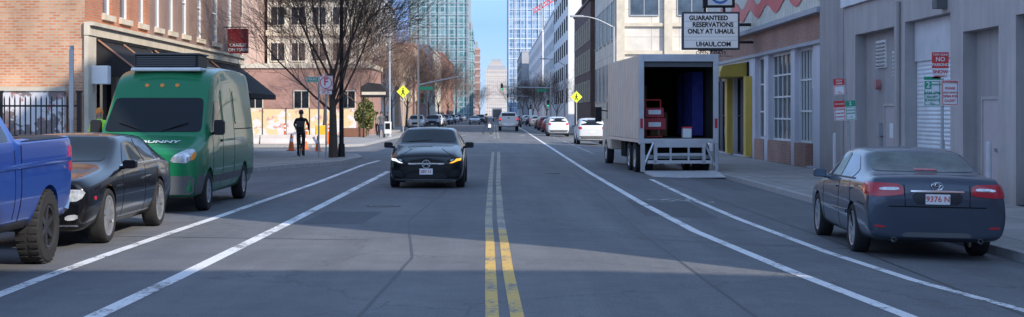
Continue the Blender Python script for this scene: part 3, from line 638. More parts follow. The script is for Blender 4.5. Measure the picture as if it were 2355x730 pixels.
c=mixc(nt,mapr(nt,n1.outputs[0],.48,.5,0,1),(.72,.55,.30),(.70,.65,.61)); c=mixc(nt,mapr(nt,n2.outputs[0],.6,.62,0,1),c,(.6,.33,.27)); nt.links.new(c,b.inputs['Base Color'])
x=-19.5; m=M()
while x<-12: m.box(x,x+1.75,112.9,113,.1,2.1); x+=1.8
m.ob('panel',[mm],e,world=True); x=-19.53
while x<-11.9:
    m=M(); m.box(x,x+.05,112.86,113.05,.1,2.2); x+=1.8; m.ob('post',[FB],e,world=True)
# ---------------- construction bits ----------------
ORG=mat('cone_orange',(.85,.16,.03),.5,var=0)
for px,py in ((670,350),(731,346),(702,340),(768,338)):
    X,Y=G(px,py+4); s=thing('traffic_cone','orange traffic cone with a white band on the ground','traffic cone',(X,Y,.125 if Y>77 or Y<65 else 0),group='traffic cones at the roadworks')
    m=M(); m.box(-.19,.19,-.19,.19,0,.04); m.ob('base',[ORG],s); m=M(); m.lathe([(.14,.04),(.085,.4),(.07,.52),(.035,.75),(0,.76)],(0,0,0),16,0,'z'); m.ob('cone_body',[ORG],s,True)
    m=M(); m.lathe([(.088,.4),(.068,.55)],(0,0,0),16,0,'z'); m.ob('band',[WS],s)
for i in range(3):
    s=thing('delineator_post','thin orange and white delineator post','delineator post',(XA(655+i*55,80),80-i,.125),group='orange delineator posts')
    m=M(); m.tube((0,0,0),(0,0,1.1),.05,n=10); m.tube((0,0,0),(0,0,.05),.16,n=10); m.ob('tube',[ORG],s)
    for z in(.7,.9):
        m=M(); m.tube((0,0,z),(0,0,z+.1),.053,n=10); m.ob('band',[WS],s)
BCO=mat('barrier_conc',(.62,.57,.55),.85)
for i in range(3):
    s=thing('concrete_barrier','low pale concrete barrier block along the roadworks','barrier',(-13.4+i*1.75,79,.125),group='concrete barriers at the roadworks')
    m=M(); m.prism([(-.28,0),(.28,0),(.28,.08),(.12,.3),(.09,.5),(-.09,.5),(-.12,.3),(-.28,.08)],'x',-.83,.83); m.ob('barrier_block',[BCO],s,bevel=.02)
s=thing('yellow_container','yellow water-filled barrier box with dark slots','barrier',(XA(750,86),86,.125))
m=M(); m.prism([(-.6,0),(.6,0),(.62,.2),(.58,.95),(-.58,.95),(-.62,.2)],'y',-.35,.35); m.ob('shell',[mat('yellow_plastic',(.8,.5,.04),.5)],s,bevel=.05)
for q in((-.4,-.15),(.15,.4)):
    m=M(); m.box(*q,-.36,-.352,.03,.14); m.ob('slot',[BK],s)
s=thing('planter','rusty steel planter box on the plaza','planter',(XA(815,104),104,.125)); m=M(); m.box(-.8,.8,-.4,.4,0,.6); m.ob('box',[mat('rust',(.22,.10,.06),.8)],s,bevel=.03); m=M(); m.box(-.74,.74,-.34,.34,.6,.62); m.ob('soil',[GRND],s)
def leaves(c,rad,n,seed,sz=.09):
    R=random.Random(seed); m=M()
    for i in range(n):
        while True:
            p=Vector((R.uniform(-1,1),R.uniform(-1,1),R.uniform(-1,1)))
            if .35<p.length<1: break
        k=1+.22*math.sin(p.x*7+1)*math.cos(p.z*6)
        p=Vector((p.x*rad[0],p.y*rad[1],p.z*rad[2]))*k+Vector(c); a=Vector((R.gauss(0,1),R.gauss(0,1),R.gauss(0,1))).normalized(); b=a.orthogonal().normalized(); cc=a.cross(b); q=sz*R.uniform(.6,1.4)
        m.add([p-b*q,p+cc*q*.6,p+b*q,p-cc*q*.6],[(0,1,2,3)],R.randint(0,1))
    return m
s=thing('ivy_shrub','tall leafy green shrub with yellowish tips by the brick wall','shrub',(XA(840,108),108,.125)); leaves((0,0,1.5),(.75,.6,1.2),2600,3).ob('foliage',[mat('leaf_a',(.10,.13,.03),.7),mat('leaf_b',(.19,.17,.05),.7)],s,recalc=False)
m=M(); 
for k in range(5): m.tube((.1*k-.2,0,0),(.25*(k-2),.1,1.6),.03,.015,5)
m.ob('stem',[BARK],s)
# ---------------- wheels ----------------
def wheel_meshes(r,w,rimr,spokes,rm,style=0):
    t=M(); h=w/2
    t.lathe([(rimr,-h*.85),(rimr+.02,-h),(r*.93,-h*.98),(r*.985,-h*.8),(r,-h*.4),(r,h*.4),(r*.985,h*.8),(r*.93,h*.98),(rimr+.02,h),(rimr,h*.85)],n=36,closed=True)
    if style==2:
        for i in range(30):
            a=2*math.pi*i/30; c,s_=math.cos(a),math.sin(a); c2,s2=math.cos(a+.1),math.sin(a+.1)
            for q in (-.9,.15):
                x0=q*h; x1=x0+.75*h; t.add([(x0,c*r*1.02,s_*r*1.02),(x1,c*r*1.02,s_*r*1.02),(x1,c2*r*1.02,s2*r*1.02),(x0,c2*r*1.02,s2*r*1.02),(x0,c*r*.96,s_*r*.96),(x1,c*r*.96,s_*r*.96),(x1,c2*r*.96,s2*r*.96),(x0,c2*r*.96,s2*r*.96)],[(0,1,2,3),(0,1,5,4),(1,2,6,5),(2,3,7,6),(3,0,4,7)])
    rr=M(); rr.lathe([(rimr,h*.8),(rimr*.97,h*.92),(rimr*.91,h*.86),(rimr*.90,h*.2)],n=36)
    rr.lathe([(rimr,-h*.8),(rimr*.97,-h*.92),(rimr*.91,-h*.86),(rimr*.90,-h*.2)],n=36)
    for sgn in(1,-1):
        rr.lathe([(0,sgn*h*.74),(rimr*.16,sgn*h*.72),(rimr*.2,sgn*h*.5)],n=20)
        for i in range(spokes):
            a=2*math.pi*i/spokes; wd=rimr*(.16 if spokes<8 else .085)
            for da in ((-.13,.13) if style==1 else (0,)):
                d=Vector((0,math.cos(a+da*.3),math.sin(a+da*.3))); d2=Vector((0,math.cos(a+da*1.3),math.sin(a+da*1.3))); n=Vector((0,-math.sin(a),math.cos(a)))
                p=d*rimr*.1; q=d2*rimr*.93; ww=wd*(.6 if style==1 else 1)
                x0,x1=sgn*h*.72,sgn*h*.84
                rr.add([p-n*ww+Vector((x0,0,0)),p+n*ww+Vector((x0,0,0)),q+n*ww*.75+Vector((x1,0,0)),q-n*ww*.75+Vector((x1,0,0)),
                        p-n*ww+Vector((x0*.5,0,0)),p+n*ww+Vector((x0*.5,0,0)),q+n*ww+Vector((x1*.6,0,0)),q-n*ww+Vector((x1*.6,0,0))],[(0,1,2,3),(0,1,5,4),(1,2,6,5),(2,3,7,6),(3,0,4,7)])
    b=M(); b.lathe([(0,h*.35),(rimr*.9,h*.35),(rimr*.9,-h*.35),(0,-h*.35)],n=28)
    out=[]
    for x,mt,sm in ((b,DKIN,False),(t,RUB,True),(rr,rm,True)):
        o=x.ob('w',[mt],smooth=sm); out.append(o.data); bpy.data.objects.remove(o)
    return out
WC={}
def wheel(par,x,y,r,w,rimr,spokes,rm,style=0,z=None):
    k=(r,w,rimr,spokes,rm.name,style)
    if k not in WC: WC[k]=wheel_meshes(*k[:4],rm,style)
    b,t,rr=WC[k]; o=mk('wheel',b,par,(x,y,r if z is None else z),(.3*y,0,0)); mk('tyre',t,o); mk('rim',rr,o)
# ---------------- car body ----------------
def evalmesh(o):
    dg=bpy.context.evaluated_depsgraph_get(); dg.update(); return bpy.data.meshes.new_from_object(o.evaluated_get(dg))
def loft(st,trans=(),lv=2,cr=(.35,0,.45,.45),cap=0):
    vs=[];N=10
    for s in st:
        y,zb,wb,zm,wm,zs,ws,zt,wt,zc=s
        R=[(wb,zb),(wm,zm),(ws,zs),(wt,zt)]
        vs.append((0,y,zb)); vs+=[(a,y,b) for a,b in R]; vs.append((0,y,zc)); vs+=[(-a,y,b) for a,b in reversed(R)]
    fs=[]; NS=len(st)
    for i in range(NS-1):
        for k in range(N): fs.append((i*N+k,(i+1)*N+k,(i+1)*N+(k+1)%N,i*N+(k+1)%N))
    for i in (0,NS-1):
        o=i*N; q=[(o,o+1,o+9),(o+1,o+2,o+8,o+9),(o+2,o+3,o+7,o+8),(o+3,o+4,o+6,o+7),(o+4,o+5,o+6)]
        fs+= q if i==0 else [tuple(reversed(x)) for x in q]
    me=bpy.data.meshes.new('loft'); me.from_pydata(vs,[],fs)
    bm=bmesh.new(); bm.from_mesh(me); bmesh.ops.recalc_face_normals(bm,faces=bm.faces)
    lay=bm.edges.layers.float.get('crease_edge') or bm.edges.layers.float.new('crease_edge')
    cm={1:cr[0],9:cr[0],3:cr[2],7:cr[2],4:cr[3],6:cr[3],2:cr[1],8:cr[1]}
    for e in bm.edges:
        a,b=e.verts[0].index,e.verts[1].index
        if a%N==b%N and a//N!=b//N: e[lay]=cm.get(a%N,0)
        elif a//N==b//N and a//N in (0,NS-1) and cap and (abs(a-b)==1 or abs(a-b)==9): e[lay]=cap
        elif a//N==b//N and a//N in trans and not((a%N<3 and b%N<3) or (a%N>7 or b%N>7)): e[lay]=.5
    bm.to_mesh(me); bm.free()
    o=bpy.data.objects.new('tmp',me); COL.objects.link(o); s=o.modifiers.new('s','SUBSURF'); s.levels=lv; s.render_levels=lv
    r=evalmesh(o); bpy.data.objects.remove(o); return r
def cutbody(me,cyls,boxes,halfw):
    c=M()
    for y,z,r in cyls:
        for sg in(1,-1):
            c.tube((sg*(halfw-.34),y,z),(sg*(halfw+.2),y,z),r,r,28,1)
    for b in boxes: c.box(*b,1)
    co=c.ob('cut',[BLACK,DKIN]); o=bpy.data.objects.new('tmp',me); COL.objects.link(o)
    b=o.modifiers.new('b','BOOLEAN'); b.operation='DIFFERENCE'; b.solver='EXACT'; b.object=co; b.use_self=False
    r=evalmesh(o); bpy.data.objects.remove(o); bpy.data.objects.remove(co); return r
def chaikin(p,k):
    for _ in range(k):
        q=[]
        for i in range(len(p)):
            a=Vector(p[i]);b=Vector(p[(i+1)%len(p)]); L=(b-a).length; t=min(.25,.05/max(L,.001)) if L>.12 else .25
            q.append(tuple(a.lerp(b,t))); q.append(tuple(a.lerp(b,1-t)))
        p=q
    return p
def decal(par,bvh,name,mt,view,pts,off=.006,rnd=1,res=.1):
    pts=chaikin(pts,rnd); P=[]
    for i in range(len(pts)):
        a=Vector(pts[i]);b=Vector(pts[(i+1)%len(pts)]); k=max(1,int((b-a).length/res))
        for j in range(k): P.append(a.lerp(b,j/k))
    c=Vector((sum(p.x for p in P)/len(P),sum(p.y for p in P)/len(P)))
    def ray(q):
        a,b=q
        if view=='F': o,d=Vector((a,-3,b)),Vector((0,1,0))
        elif view=='B': o,d=Vector((a,14,b)),Vector((0,-1,0))
        elif view=='T': o,d=Vector((a,b,6)),Vector((0,0,-1))
        elif view=='+': o,d=Vector((4,a,b)),Vector((-1,0,0))
        else: o,d=Vector((-4,a,b)),Vector((1,0,0))
        h,n,i,_=bvh.ray_cast(o,d)
        if h is None:
            h,n,i,_=bvh.find_nearest(o+d*3.5)
        if n.dot(d)>0:n=-n
        return h,n
    n=len(P); vs=[];fs=[]
    H0=[ray(p) for p in P]
    vs+=[h-nn*.012 for h,nn in H0]; vs+=[h+nn*off for h,nn in H0]; fs+=[(i,(i+1)%n,n+(i+1)%n,n+i) for i in range(n)]
    sc_=[.82,.6,.38,.18]; b=n
    for s in sc_:
        for p in P:
            h,nn=ray(c+(p-c)*s); vs.append(h+nn*off)
        fs+=[(b+i,b+(i+1)%n,b+n+(i+1)%n,b+n+i) for i in range(n)]; b+=n
    h,nn=ray(c); vs.append(h+nn*off); k=len(vs)-1; fs+=[(b+i,b+(i+1)%n,k) for i in range(n)]
    m=M(); m.add(vs,fs); return m.ob(name,[mt],par,smooth=True)
def line(a,b,w=.012):
    a=Vector(a);b=Vector(b); d=(b-a).normalized(); n=Vector((-d.y,d.x))*w/2; return [tuple(a-n),tuple(b-n),tuple(b+n),tuple(a+n)]
BC={}
def car(spec,pt,loc,rz,label,cat='car',name='parked_car',group=None,near=True,roll=0):
    e=thing(name,label,cat,loc,(0,roll,rz),group)
    if spec['id'] not in BC:
        sub=loft(spec['st'],spec.get('tr',()),3 if spec.get('hi') else 2,spec.get('cr',(.35,0,.45,.45)),spec.get('cap',0))
        bvh=BVHTree.FromPolygons([v.co.copy() for v in sub.vertices],[tuple(p.vertices) for p in sub.polygons])
        cut=cutbody(sub,[(y,spec['r']*.98,spec['r']*spec.get('arch',1.13)) for y in spec['wy']],spec.get('boxes',[]),spec['hw'])
        BC[spec['id']]=(cut,bvh)
    cut,bvh=BC[spec['id']]; me=cut.copy(); me.materials.clear(); me.materials.append(pt); me.materials.append(DKIN)
    me.polygons.foreach_set('use_smooth',[True]*len(me.polygons)); me.set_sharp_from_angle(angle=math.radians(38))
    body=mk('body',me,e)
    for d in spec['decals']:
        nm,mt,view,pts=d[:4]; off=d[4] if len(d)>4 else .006; rnd=d[5] if len(d)>5 else 1
        if not near and off<.0035: continue
        if mt=='paint': mt=pt
        views=[(view,1)]
        if view=='S': views=[('+',1),('-',1)]
        if view=='FM': views=[('F',1),('F',-1)]
        if view=='BM': views=[('B',1),('B',-1)]
        for v,sg in views: decal(e,bvh,nm,mt,v,[(p[0]*sg,p[1]) for p in pts],off,rnd,.1 if near else .3)
    for y in spec['wy']:
        for sg in(1,-1): wheel(e,sg*(spec['hw']-spec['tw']/2-.015),y,spec['r'],spec['tw'],spec['rim'],spec['spk'],spec['rm'],spec.get('ws',0))
    mx,my,mz=spec['mir']
    for sg in(1,-1):
        m=M(); x=mx*sg; w=.09*spec.get('ms',1); hh=.06*spec.get('ms',1)*spec.get('mh',1)
        m.prism([(x-w,mz-hh*.7),(x-w*.7,mz-hh),(x+w*.7,mz-hh),(x+w,mz-hh*.7),(x+w,mz+hh*.7),(x+w*.7,mz+hh),(x-w*.7,mz+hh),(x-w,mz+hh*.7)],'y',my-.06,my+.06,0)
        m.box(x-w*.85,x+w*.85,my+.061,my+.065,mz-hh*.8,mz+hh*.8,1); m.tube((x,my,mz-hh*.5),(x-sg*(w+.1),my+.02,mz-hh),.03,n=6)
        m.ob('mirror',[spec.get('mm') or pt,GLASSB],e,bevel=.02)
    return e,bvh
def seams(ys,z0,z1): return [('door_seam',DKIN,'S',line((y,z0),(y+dy,z1)),.003,0) for y,dy in ys]
ch=dict(id='ch',hi=True,hw=.95,r=.37,tw=.23,rim=.28,spk=10,rm=RIM,wy=(.95,4.0),mir=(1.02,1.72,1.04),tr=(4,6),cap=.3,
 st=[(0,.24,.76,.48,.84,.74,.82,.84,.74,.87),(.12,.20,.82,.50,.93,.80,.90,.91,.76,.94),(.9,.2,.84,.55,.95,.88,.92,.98,.76,1.02),(1.45,.2,.84,.55,.955,.95,.92,1.03,.78,1.07),
  (2.3,.2,.84,.55,.955,.98,.915,1.42,.66,1.47),(3.1,.2,.84,.55,.955,1.0,.915,1.45,.66,1.50),(3.85,.2,.84,.55,.955,1.02,.91,1.41,.65,1.46),(4.5,.22,.84,.55,.95,1.02,.89,1.12,.76,1.16),(4.95,.25,.82,.55,.92,.97,.87,1.07,.74,1.10),(5.05,.30,.78,.55,.87,.85,.83,.98,.70,1.0)],
 decals=[('windshield',GLASS,'F',[(-.71,1.09),(.71,1.09),(.60,1.41),(-.60,1.41)]),
  ('window',GLASS,'S',[(1.9,1.04),(2.42,1.34),(3.0,1.385),(3.0,1.04)]),('window',GLASS,'S',[(3.07,1.04),(3.07,1.385),(3.6,1.36),(4.1,1.13),(3.95,1.06)]),
  ('window_trim',CHR,'S',line((1.75,1.015),(4.15,1.045),.018),.008,0),
  ('grille',BLACK,'F',[(-.36,.5),(.36,.5),(.38,.76),(-.38,.76)]),('grille_bar',CHR,'F',line((-.37,.77),(.37,.77),.025),.014,0),('grille_bar',CHR,'F',line((-.35,.63),(.35,.63),.018),.014,0),
  ('headlight',CLR,'FM',[(.46,.60),(.80,.62),(.86,.76),(.48,.775)],.012),('headlight_lens',DRL,'FM',[(.60,.66),(.66,.66),(.66,.72),(.60,.72)],.02),
  ('lower_grille',BLACK,'F',[(-.5,.28),(.5,.28),(.55,.42),(-.55,.42)]),('fog_light',CLR,'FM',[(.60,.36),(.76,.38),(.76,.45),(.60,.43)],.01),('chrome_strip',CHR,'F',line((-.76,.30),(.76,.30),.02),.012,0),
  ('license_plate',WS,'F',[(-.15,.42),(.15,.42),(.15,.55),(-.15,.55)],.02,0),
  ('side_marker',RED,'S',[(.28,.62),(.36,.62),(.36,.67),(.28,.67)]),
  ('handle',CHR,'S',[(2.75,.90),(2.95,.90),(2.95,.94),(2.75,.94)],.03),('handle',CHR,'S',[(3.75,.92),(3.93,.92),(3.93,.96),(3.75,.96)],.03),
  ('rocker_trim',CHR,'S',line((1.5,.32),(3.4,.32),.02),.008,0)]+seams([(1.72,0),(3.03,0),(3.95,-.15)],.3,1.0))
mc=dict(id='mc',hi=True,hw=.9,r=.33,tw=.21,rim=.24,spk=5,rm=RIM,ws=1,wy=(.85,3.55),mir=(.985,1.5,.99),tr=(3,4),ms=1.15,cap=.2,
 st=[(0,.20,.70,.42,.78,.60,.76,.72,.58,.76),(.12,.17,.81,.45,.88,.68,.85,.81,.64,.87),(.75,.17,.82,.5,.90,.80,.87,.94,.67,.98),(1.2,.18,.82,.5,.90,.88,.87,1.0,.71,1.04),
  (2.0,.18,.82,.5,.90,.94,.865,1.36,.61,1.42),(2.6,.18,.82,.5,.90,.96,.865,1.40,.61,1.455),(3.5,.18,.82,.5,.90,.98,.86,1.35,.61,1.40),(4.15,.2,.8,.55,.88,.98,.83,1.12,.65,1.16),(4.42,.3,.7,.6,.80,.9,.76,1.0,.6,1.0)],
 decals=[('windshield',GLASS,'F',[(-.69,1.065),(.69,1.065),(.565,1.35),(-.565,1.35)]),('window',GLASS,'S',[(1.65,1.0),(2.15,1.28),(2.65,1.31),(2.65,1.0)]),('window',GLASS,'S',[(2.72,1.0),(2.72,1.31),(3.3,1.29),(3.8,1.1),(3.6,1.02)]),
  ('grille',BLACK,'F',[(-.46,.60),(-.36,.44),(.36,.44),(.46,.60),(.36,.67),(-.36,.67)],.006),
  ('grille_bar',CHR,'F',line((-.42,.585),(.42,.585),.03),.016,0),('tail_light',RED,'BM',[(.5,.8),(.74,.8),(.74,.92),(.5,.92)],.012),('rear_window',GLASS,'B',[(-.6,1.12),(.6,1.12),(.52,1.33),(-.52,1.33)]),
  ('headlight',BLACK,'FM',[(.48,.63),(.60,.575),(.80,.62),(.83,.70),(.70,.72),(.50,.68)],.008),
  ('lower_grille',BLACK,'F',[(-.5,.25),(.5,.25),(.42,.36),(-.42,.36)]),('side_intake',BLACK,'FM',[(.52,.27),(.78,.30),(.80,.44),(.58,.42)]),
  ('splitter',TRIM,'F',line((-.72,.215),(.72,.215),.025),.014,0),('hood_crease',DKIN,'F',line((-.6,.77),(-.35,.92),.01),.003,0),('hood_crease',DKIN,'F',line((.6,.77),(.35,.92),.01),.003,0)]+seams([(1.5,0),(2.68,0),(3.6,-.1)],.3,.95))
RG=mat('rear_glass_reflect',(.11,.14,.13),.05,var=.5,scale=3)  # lighter mottled tone paints in reflections and the cabin behind the glass
cam=dict(id='cam',hi=True,hw=.91,r=.335,tw=.215,rim=.24,spk=7,rm=RIM,wy=(.97,3.75),mir=(.98,1.62,1.0),tr=(4,6),cap=.35,cr=(.35,0,.5,.45),
 st=[(0,.22,.70,.45,.80,.62,.76,.68,.62,.70),(.15,.2,.8,.5,.88,.70,.84,.78,.66,.82),(.85,.2,.84,.55,.91,.84,.88,.92,.72,.96),(1.2,.2,.84,.55,.91,.89,.885,.98,.74,1.02),
  (2.1,.2,.84,.55,.915,.93,.885,1.38,.65,1.43),(2.75,.2,.84,.55,.915,.95,.885,1.42,.66,1.475),(3.4,.2,.84,.55,.915,.97,.885,1.37,.65,1.43),(4.1,.2,.83,.55,.91,.99,.88,1.07,.76,1.12),(4.55,.23,.83,.55,.91,.99,.87,1.09,.78,1.12),(4.73,.26,.83,.55,.905,.92,.86,1.05,.77,1.08),(4.80,.30,.81,.52,.885,.70,.85,.79,.78,.81)],
 decals=[('windshield',GLASS,'F',[(-.68,1.03),(.68,1.03),(.58,1.36),(-.58,1.36)]),('rear_window',RG,'B',[(-.70,1.13),(.70,1.13),(.59,1.365),(-.59,1.365)],.006,2),
  ('window',GLASSB,'S',[(1.72,1.0),(2.2,1.30),(2.72,1.34),(2.72,1.0)]),('window',GLASSB,'S',[(2.8,1.0),(2.8,1.34),(3.25,1.32),(3.72,1.12),(3.6,1.02)]),('window_trim',BLACK,'S',line((1.6,.985),(3.78,1.01),.02),.008,0),
  ('tail_light',RED,'BM',[(.42,.86),(.45,.985),(.86,1.0),(.89,.84),(.80,.82),(.5,.84)],.012),('tail_light',RED,'S',[(4.36,.995),(4.72,1.0),(4.76,.84),(4.5,.85)],.012),
  ('reverse_lens',CLR,'BM',[(.48,.905),(.5,.945),(.74,.935),(.74,.90)],.02),
  ('trunk_seam',DKIN,'B',line((-.62,.70),(.62,.70),.014),.003,0),('trunk_seam',DKIN,'BM',line((.41,.705),(.42,.98),.012),.003,0),('plate_recess',paint('recess',(.03,.038,.05)),'B',[(-.3,.73),(.3,.73),(.33,.88),(-.33,.88)],.004),
  ('chrome_strip',CHR,'B',line((-.34,.895),(.34,.895),.022),.018,0),('bumper_seam',DKIN,'S',line((4.12,.72),(4.6,.70),.012),.003,0),('rear_reflector',RED,'BM',[(.66,.42),(.80,.43),(.80,.46),(.66,.45)],.008),
  ('brake_light',RED,'B',line((-.15,1.15),(.15,1.15),.02),.015,0),('handle','paint','S',[(2.48,.84),(2.66,.84),(2.66,.875),(2.48,.875)],.028),('handle','paint','S',[(3.5,.86),(3.68,.86),(3.68,.895),(3.5,.895)],.028),
  ('side_moulding','paint','S',line((1.4,.52),(3.35,.54),.05),.018,0),('lower_valance',TRIM,'B',[(-.45,.31),(.45,.31),(.42,.37),(-.42,.37)])]+seams([(1.5,0),(2.75,0),(3.72,-.2)],.3,.97))
van=dict(id='van',hi=True,hw=1.02,r=.36,tw=.22,rim=.22,spk=7,rm=RIM,wy=(.98,4.72),mir=(1.13,1.3,1.5),ms=1.05,mh=2.2,mm=BLACK,tr=(3,4),cr=(.5,0,.3,.6),arch=1.2,cap=.3,
 st=[(0,.33,.78,.55,.88,.92,.88,1.05,.78,1.08),(.1,.28,.88,.58,.99,1.02,.96,1.13,.82,1.16),(.5,.28,.92,.65,1.03,1.14,1.0,1.24,.88,1.28),(.82,.28,.92,.65,1.04,1.24,1.02,1.35,.90,1.39),
  (1.55,.28,.92,.65,1.04,1.35,1.02,2.10,.88,2.17),(1.85,.28,.92,.65,1.04,1.4,1.02,2.40,.88,2.50),(2.35,.28,.92,.65,1.04,1.4,1.02,2.58,.88,2.70),(3.4,.28,.92,.65,1.04,1.4,1.02,2.64,.88,2.77),(5.7,.28,.92,.65,1.04,1.4,1.02,2.62,.88,2.75),(5.92,.30,.92,.65,1.03,1.4,1.0,2.54,.86,2.68),(5.98,.34,.88,.65,1.0,1.4,.96,2.48,.84,2.58)],
 decals=[('windshield',GLASS,'F',[(-.88,1.42),(.88,1.42),(.81,2.04),(-.81,2.04)],.006,2),('window',GLASS,'S',[(1.35,1.42),(1.78,1.98),(2.2,2.0),(2.2,1.42)]),
  ('headlight',CLR,'FM',[(.50,.90),(.82,.88),(.93,1.08),(.84,1.14),(.56,1.02)],.012),('turn_lens',AMBD,'FM',[(.85,.92),(.92,.95),(.93,1.06),(.88,1.07)],.018),('grille',BLACK,'F',[(-.48,.70),(.48,.70),(.52,.92),(-.52,.92)]),('grille_bar',TRIM,'F',line((-.48,.81),(.48,.81),.04),.012,0),
  ('bumper',TRIM,'F',[(-.88,.34),(.88,.34),(.92,.66),(-.92,.66)],.02),('bumper',TRIM,'S',[(.14,.34),(.55,.34),(.52,.66),(.14,.68)],.02),('side_trim',TRIM,'S',line((1.4,.55),(4.3,.55),.14),.016,0),('side_trim',TRIM,'S',line((5.15,.55),(5.85,.55),.14),.016,0),
  ('door_seam',DKIN,'S',line((2.28,.4),(2.28,2.1),.015),.003,0),('door_seam',DKIN,'S',line((1.3,.6),(1.3,1.35),.015),.003,0),('door_seam',DKIN,'S',line((3.5,.4),(3.5,2.25),.015),.003,0),('door_rail',DKIN,'S',line((3.5,1.45),(5.7,1.45),.02),.003,0),
  ('panel_recess','paint','S',[(3.65,1.55),(5.5,1.55),(5.5,2.2),(3.65,2.2)],.012),('panel_recess','paint','S',[(2.4,1.55),(3.4,1.55),(3.4,2.2),(2.4,2.2)],.012),('handle',BLACK,'S',[(2.05,1.22),(2.22,1.22),(2.22,1.27),(2.05,1.27)],.02)])
pk=dict(id='pk',hi=True,hw=1.02,r=.43,tw=.28,rim=.25,spk=6,rm=RIMD,ws=2,wy=(1.0,4.93),mir=(1.15,1.75,1.42),ms=1.3,mh=1.5,mm=BLACK,tr=(3,4,6,7,8),cr=(.4,.2,.6,.6),arch=1.16,cap=.5,
 st=[(0,.5,.8,.75,.9,1.08,.92,1.18,.84,1.20),(.1,.45,.9,.75,.99,1.15,.98,1.25,.88,1.28),(1.2,.45,.92,.8,1.02,1.27,1.0,1.34,.90,1.38),(1.55,.45,.92,.8,1.02,1.30,1.0,1.38,.90,1.42),(2.2,.45,.92,.8,1.02,1.34,.99,1.86,.76,1.95),(3.2,.45,.92,.8,1.02,1.38,.99,1.90,.77,1.98),(3.7,.45,.92,.8,1.02,1.39,.99,1.84,.77,1.92),(3.82,.45,.92,.8,1.02,1.41,1.0,1.45,.96,1.46),(3.95,.45,.92,.8,1.02,1.42,1.0,1.47,.96,1.47),(5.75,.45,.92,.8,1.02,1.44,1.0,1.49,.96,1.49),(5.9,.5,.9,.8,1.0,1.42,.98,1.48,.94,1.48)],
 boxes=[(-.86,.86,3.99,5.78,1.0,2.2)],
 decals=[('windshield',GLASS,'F',[(-.84,1.45),(.84,1.45),(.72,1.85),(-.72,1.85)]),('rear_window',GLASS,'B',[(-.7,1.52),(.7,1.52),(.68,1.82),(-.68,1.82)]),('window',GLASS,'S',[(1.95,1.42),(2.35,1.8),(2.75,1.83),(2.75,1.42)]),('window',GLASS,'S',[(2.82,1.42),(2.82,1.83),(3.5,1.8),(3.6,1.45)]),
  ('tail_light',RED,'BM',[(.80,1.0),(.97,1.0),(.97,1.38),(.80,1.38)],.014),('tail_light',RED,'S',[(5.74,1.05),(5.86,1.05),(5.86,1.36),(5.74,1.36)],.01),('headlight',CLR,'FM',[(.6,.95),(.92,.97),(.92,1.12),(.6,1.12)],.014),('grille',BLACK,'F',[(-.55,.75),(.55,.75),(.55,1.12),(-.55,1.12)]),
  ('bumper',CHR,'B',[(-.95,.55),(.95,.55),(.95,.75),(-.95,.75)],.05),('license_plate',WS,'B',[(-.15,.60),(.15,.60),(.15,.74),(-.15,.74)],.06,0),('tailgate_seam',DKIN,'B',line((-.8,.8),(.8,.8),.015),.003,0),('tailgate_handle',BLACK,'B',[(-.12,1.3),(.12,1.3),(.12,1.38),(-.12,1.38)],.01),
  ('bed_rail',BLACK,'S',line((3.95,1.455),(5.75,1.475),.035),.012,0),('body_crease','paint','S',line((.2,1.12),(5.8,1.2),.05),.018,0),('rocker',BLACK,'S',line((1.6,.52),(4.3,.52),.08),.02,0),('bed_seam',DKIN,'S',line((3.9,.5),(3.9,1.4),.025),.003,0)]+seams([(1.85,0),(2.78,0),(3.7,0)],.6,1.35))
suv=dict(id='suv',hw=.92,r=.35,tw=.22,rim=.24,spk=5,rm=RIM,wy=(.9,3.6),mir=(1.0,1.5,1.12),tr=(3,4),cap=.3,
 st=[(0,.27,.7,.5,.8,.78,.78,.9,.65,.93),(.12,.22,.8,.55,.9,.86,.86,.97,.7,1.0),(.85,.22,.84,.6,.92,.98,.89,1.07,.74,1.11),(1.15,.22,.84,.6,.92,1.0,.89,1.12,.76,1.15),(1.85,.22,.84,.6,.92,1.05,.88,1.58,.66,1.64),(2.6,.22,.84,.6,.92,1.07,.88,1.62,.66,1.69),(3.9,.22,.84,.6,.92,1.1,.87,1.56,.64,1.63),(4.45,.26,.82,.6,.9,1.08,.85,1.25,.74,1.3),(4.6,.32,.76,.6,.84,.9,.8,1.0,.74,1.05)],
 decals=[('windshield',GLASS,'F',[(-.72,1.18),(.72,1.18),(.6,1.54),(-.6,1.54)]),('rear_window',GLASS,'B',[(-.68,1.2),(.68,1.2),(.6,1.54),(-.6,1.54)]),('window',GLASS,'S',[(1.55,1.13),(1.95,1.48),(2.6,1.54),(2.6,1.13)]),('window',GLASS,'S',[(2.67,1.13),(2.67,1.54),(3.6,1.5),(4.0,1.3),(3.9,1.16)]),
  ('tail_light',RED,'BM',[(.6,.95),(.82,.95),(.84,1.15),(.62,1.12)],.012),('headlight',CLR,'FM',[(.5,.75),(.8,.78),(.82,.9),(.5,.86)],.012),('grille',BLACK,'F',[(-.4,.6),(.4,.6),(.42,.82),(-.42,.82)]),('bumper',TRIM,'B',[(-.8,.35),(.8,.35),(.8,.55),(-.8,.55)],.01),('bumper',TRIM,'F',[(-.7,.3),(.7,.3),(.7,.48),(-.7,.48)],.01),
  ('license_plate',WS,'B',[(-.15,.72),(.15,.72),(.15,.86),(-.15,.86)],.015,0),('license_plate',WS,'F',[(-.15,.48),(.15,.48),(.15,.58),(-.15,.58)],.015,0)])
P_BLK=paint('paint_black',(.006,.006,.008),.1,.18,.5)
P_GRN=paint('paint_green',(.012,.185,.075),.0,.3,.5)
GRP='cars parked along the kerb'
car(pk,paint('paint_blue',(.012,.065,.36),.3,.28,.6),(-6.22,12.4,0),0,'metallic blue pickup truck with off-road tyres parked at the kerb','pickup truck','pickup_truck')
car(ch,P_BLK,(-6.15,19.1,0),0,'glossy black sedan with chrome wheels parked in front of the van','car','parked_car',GRP)
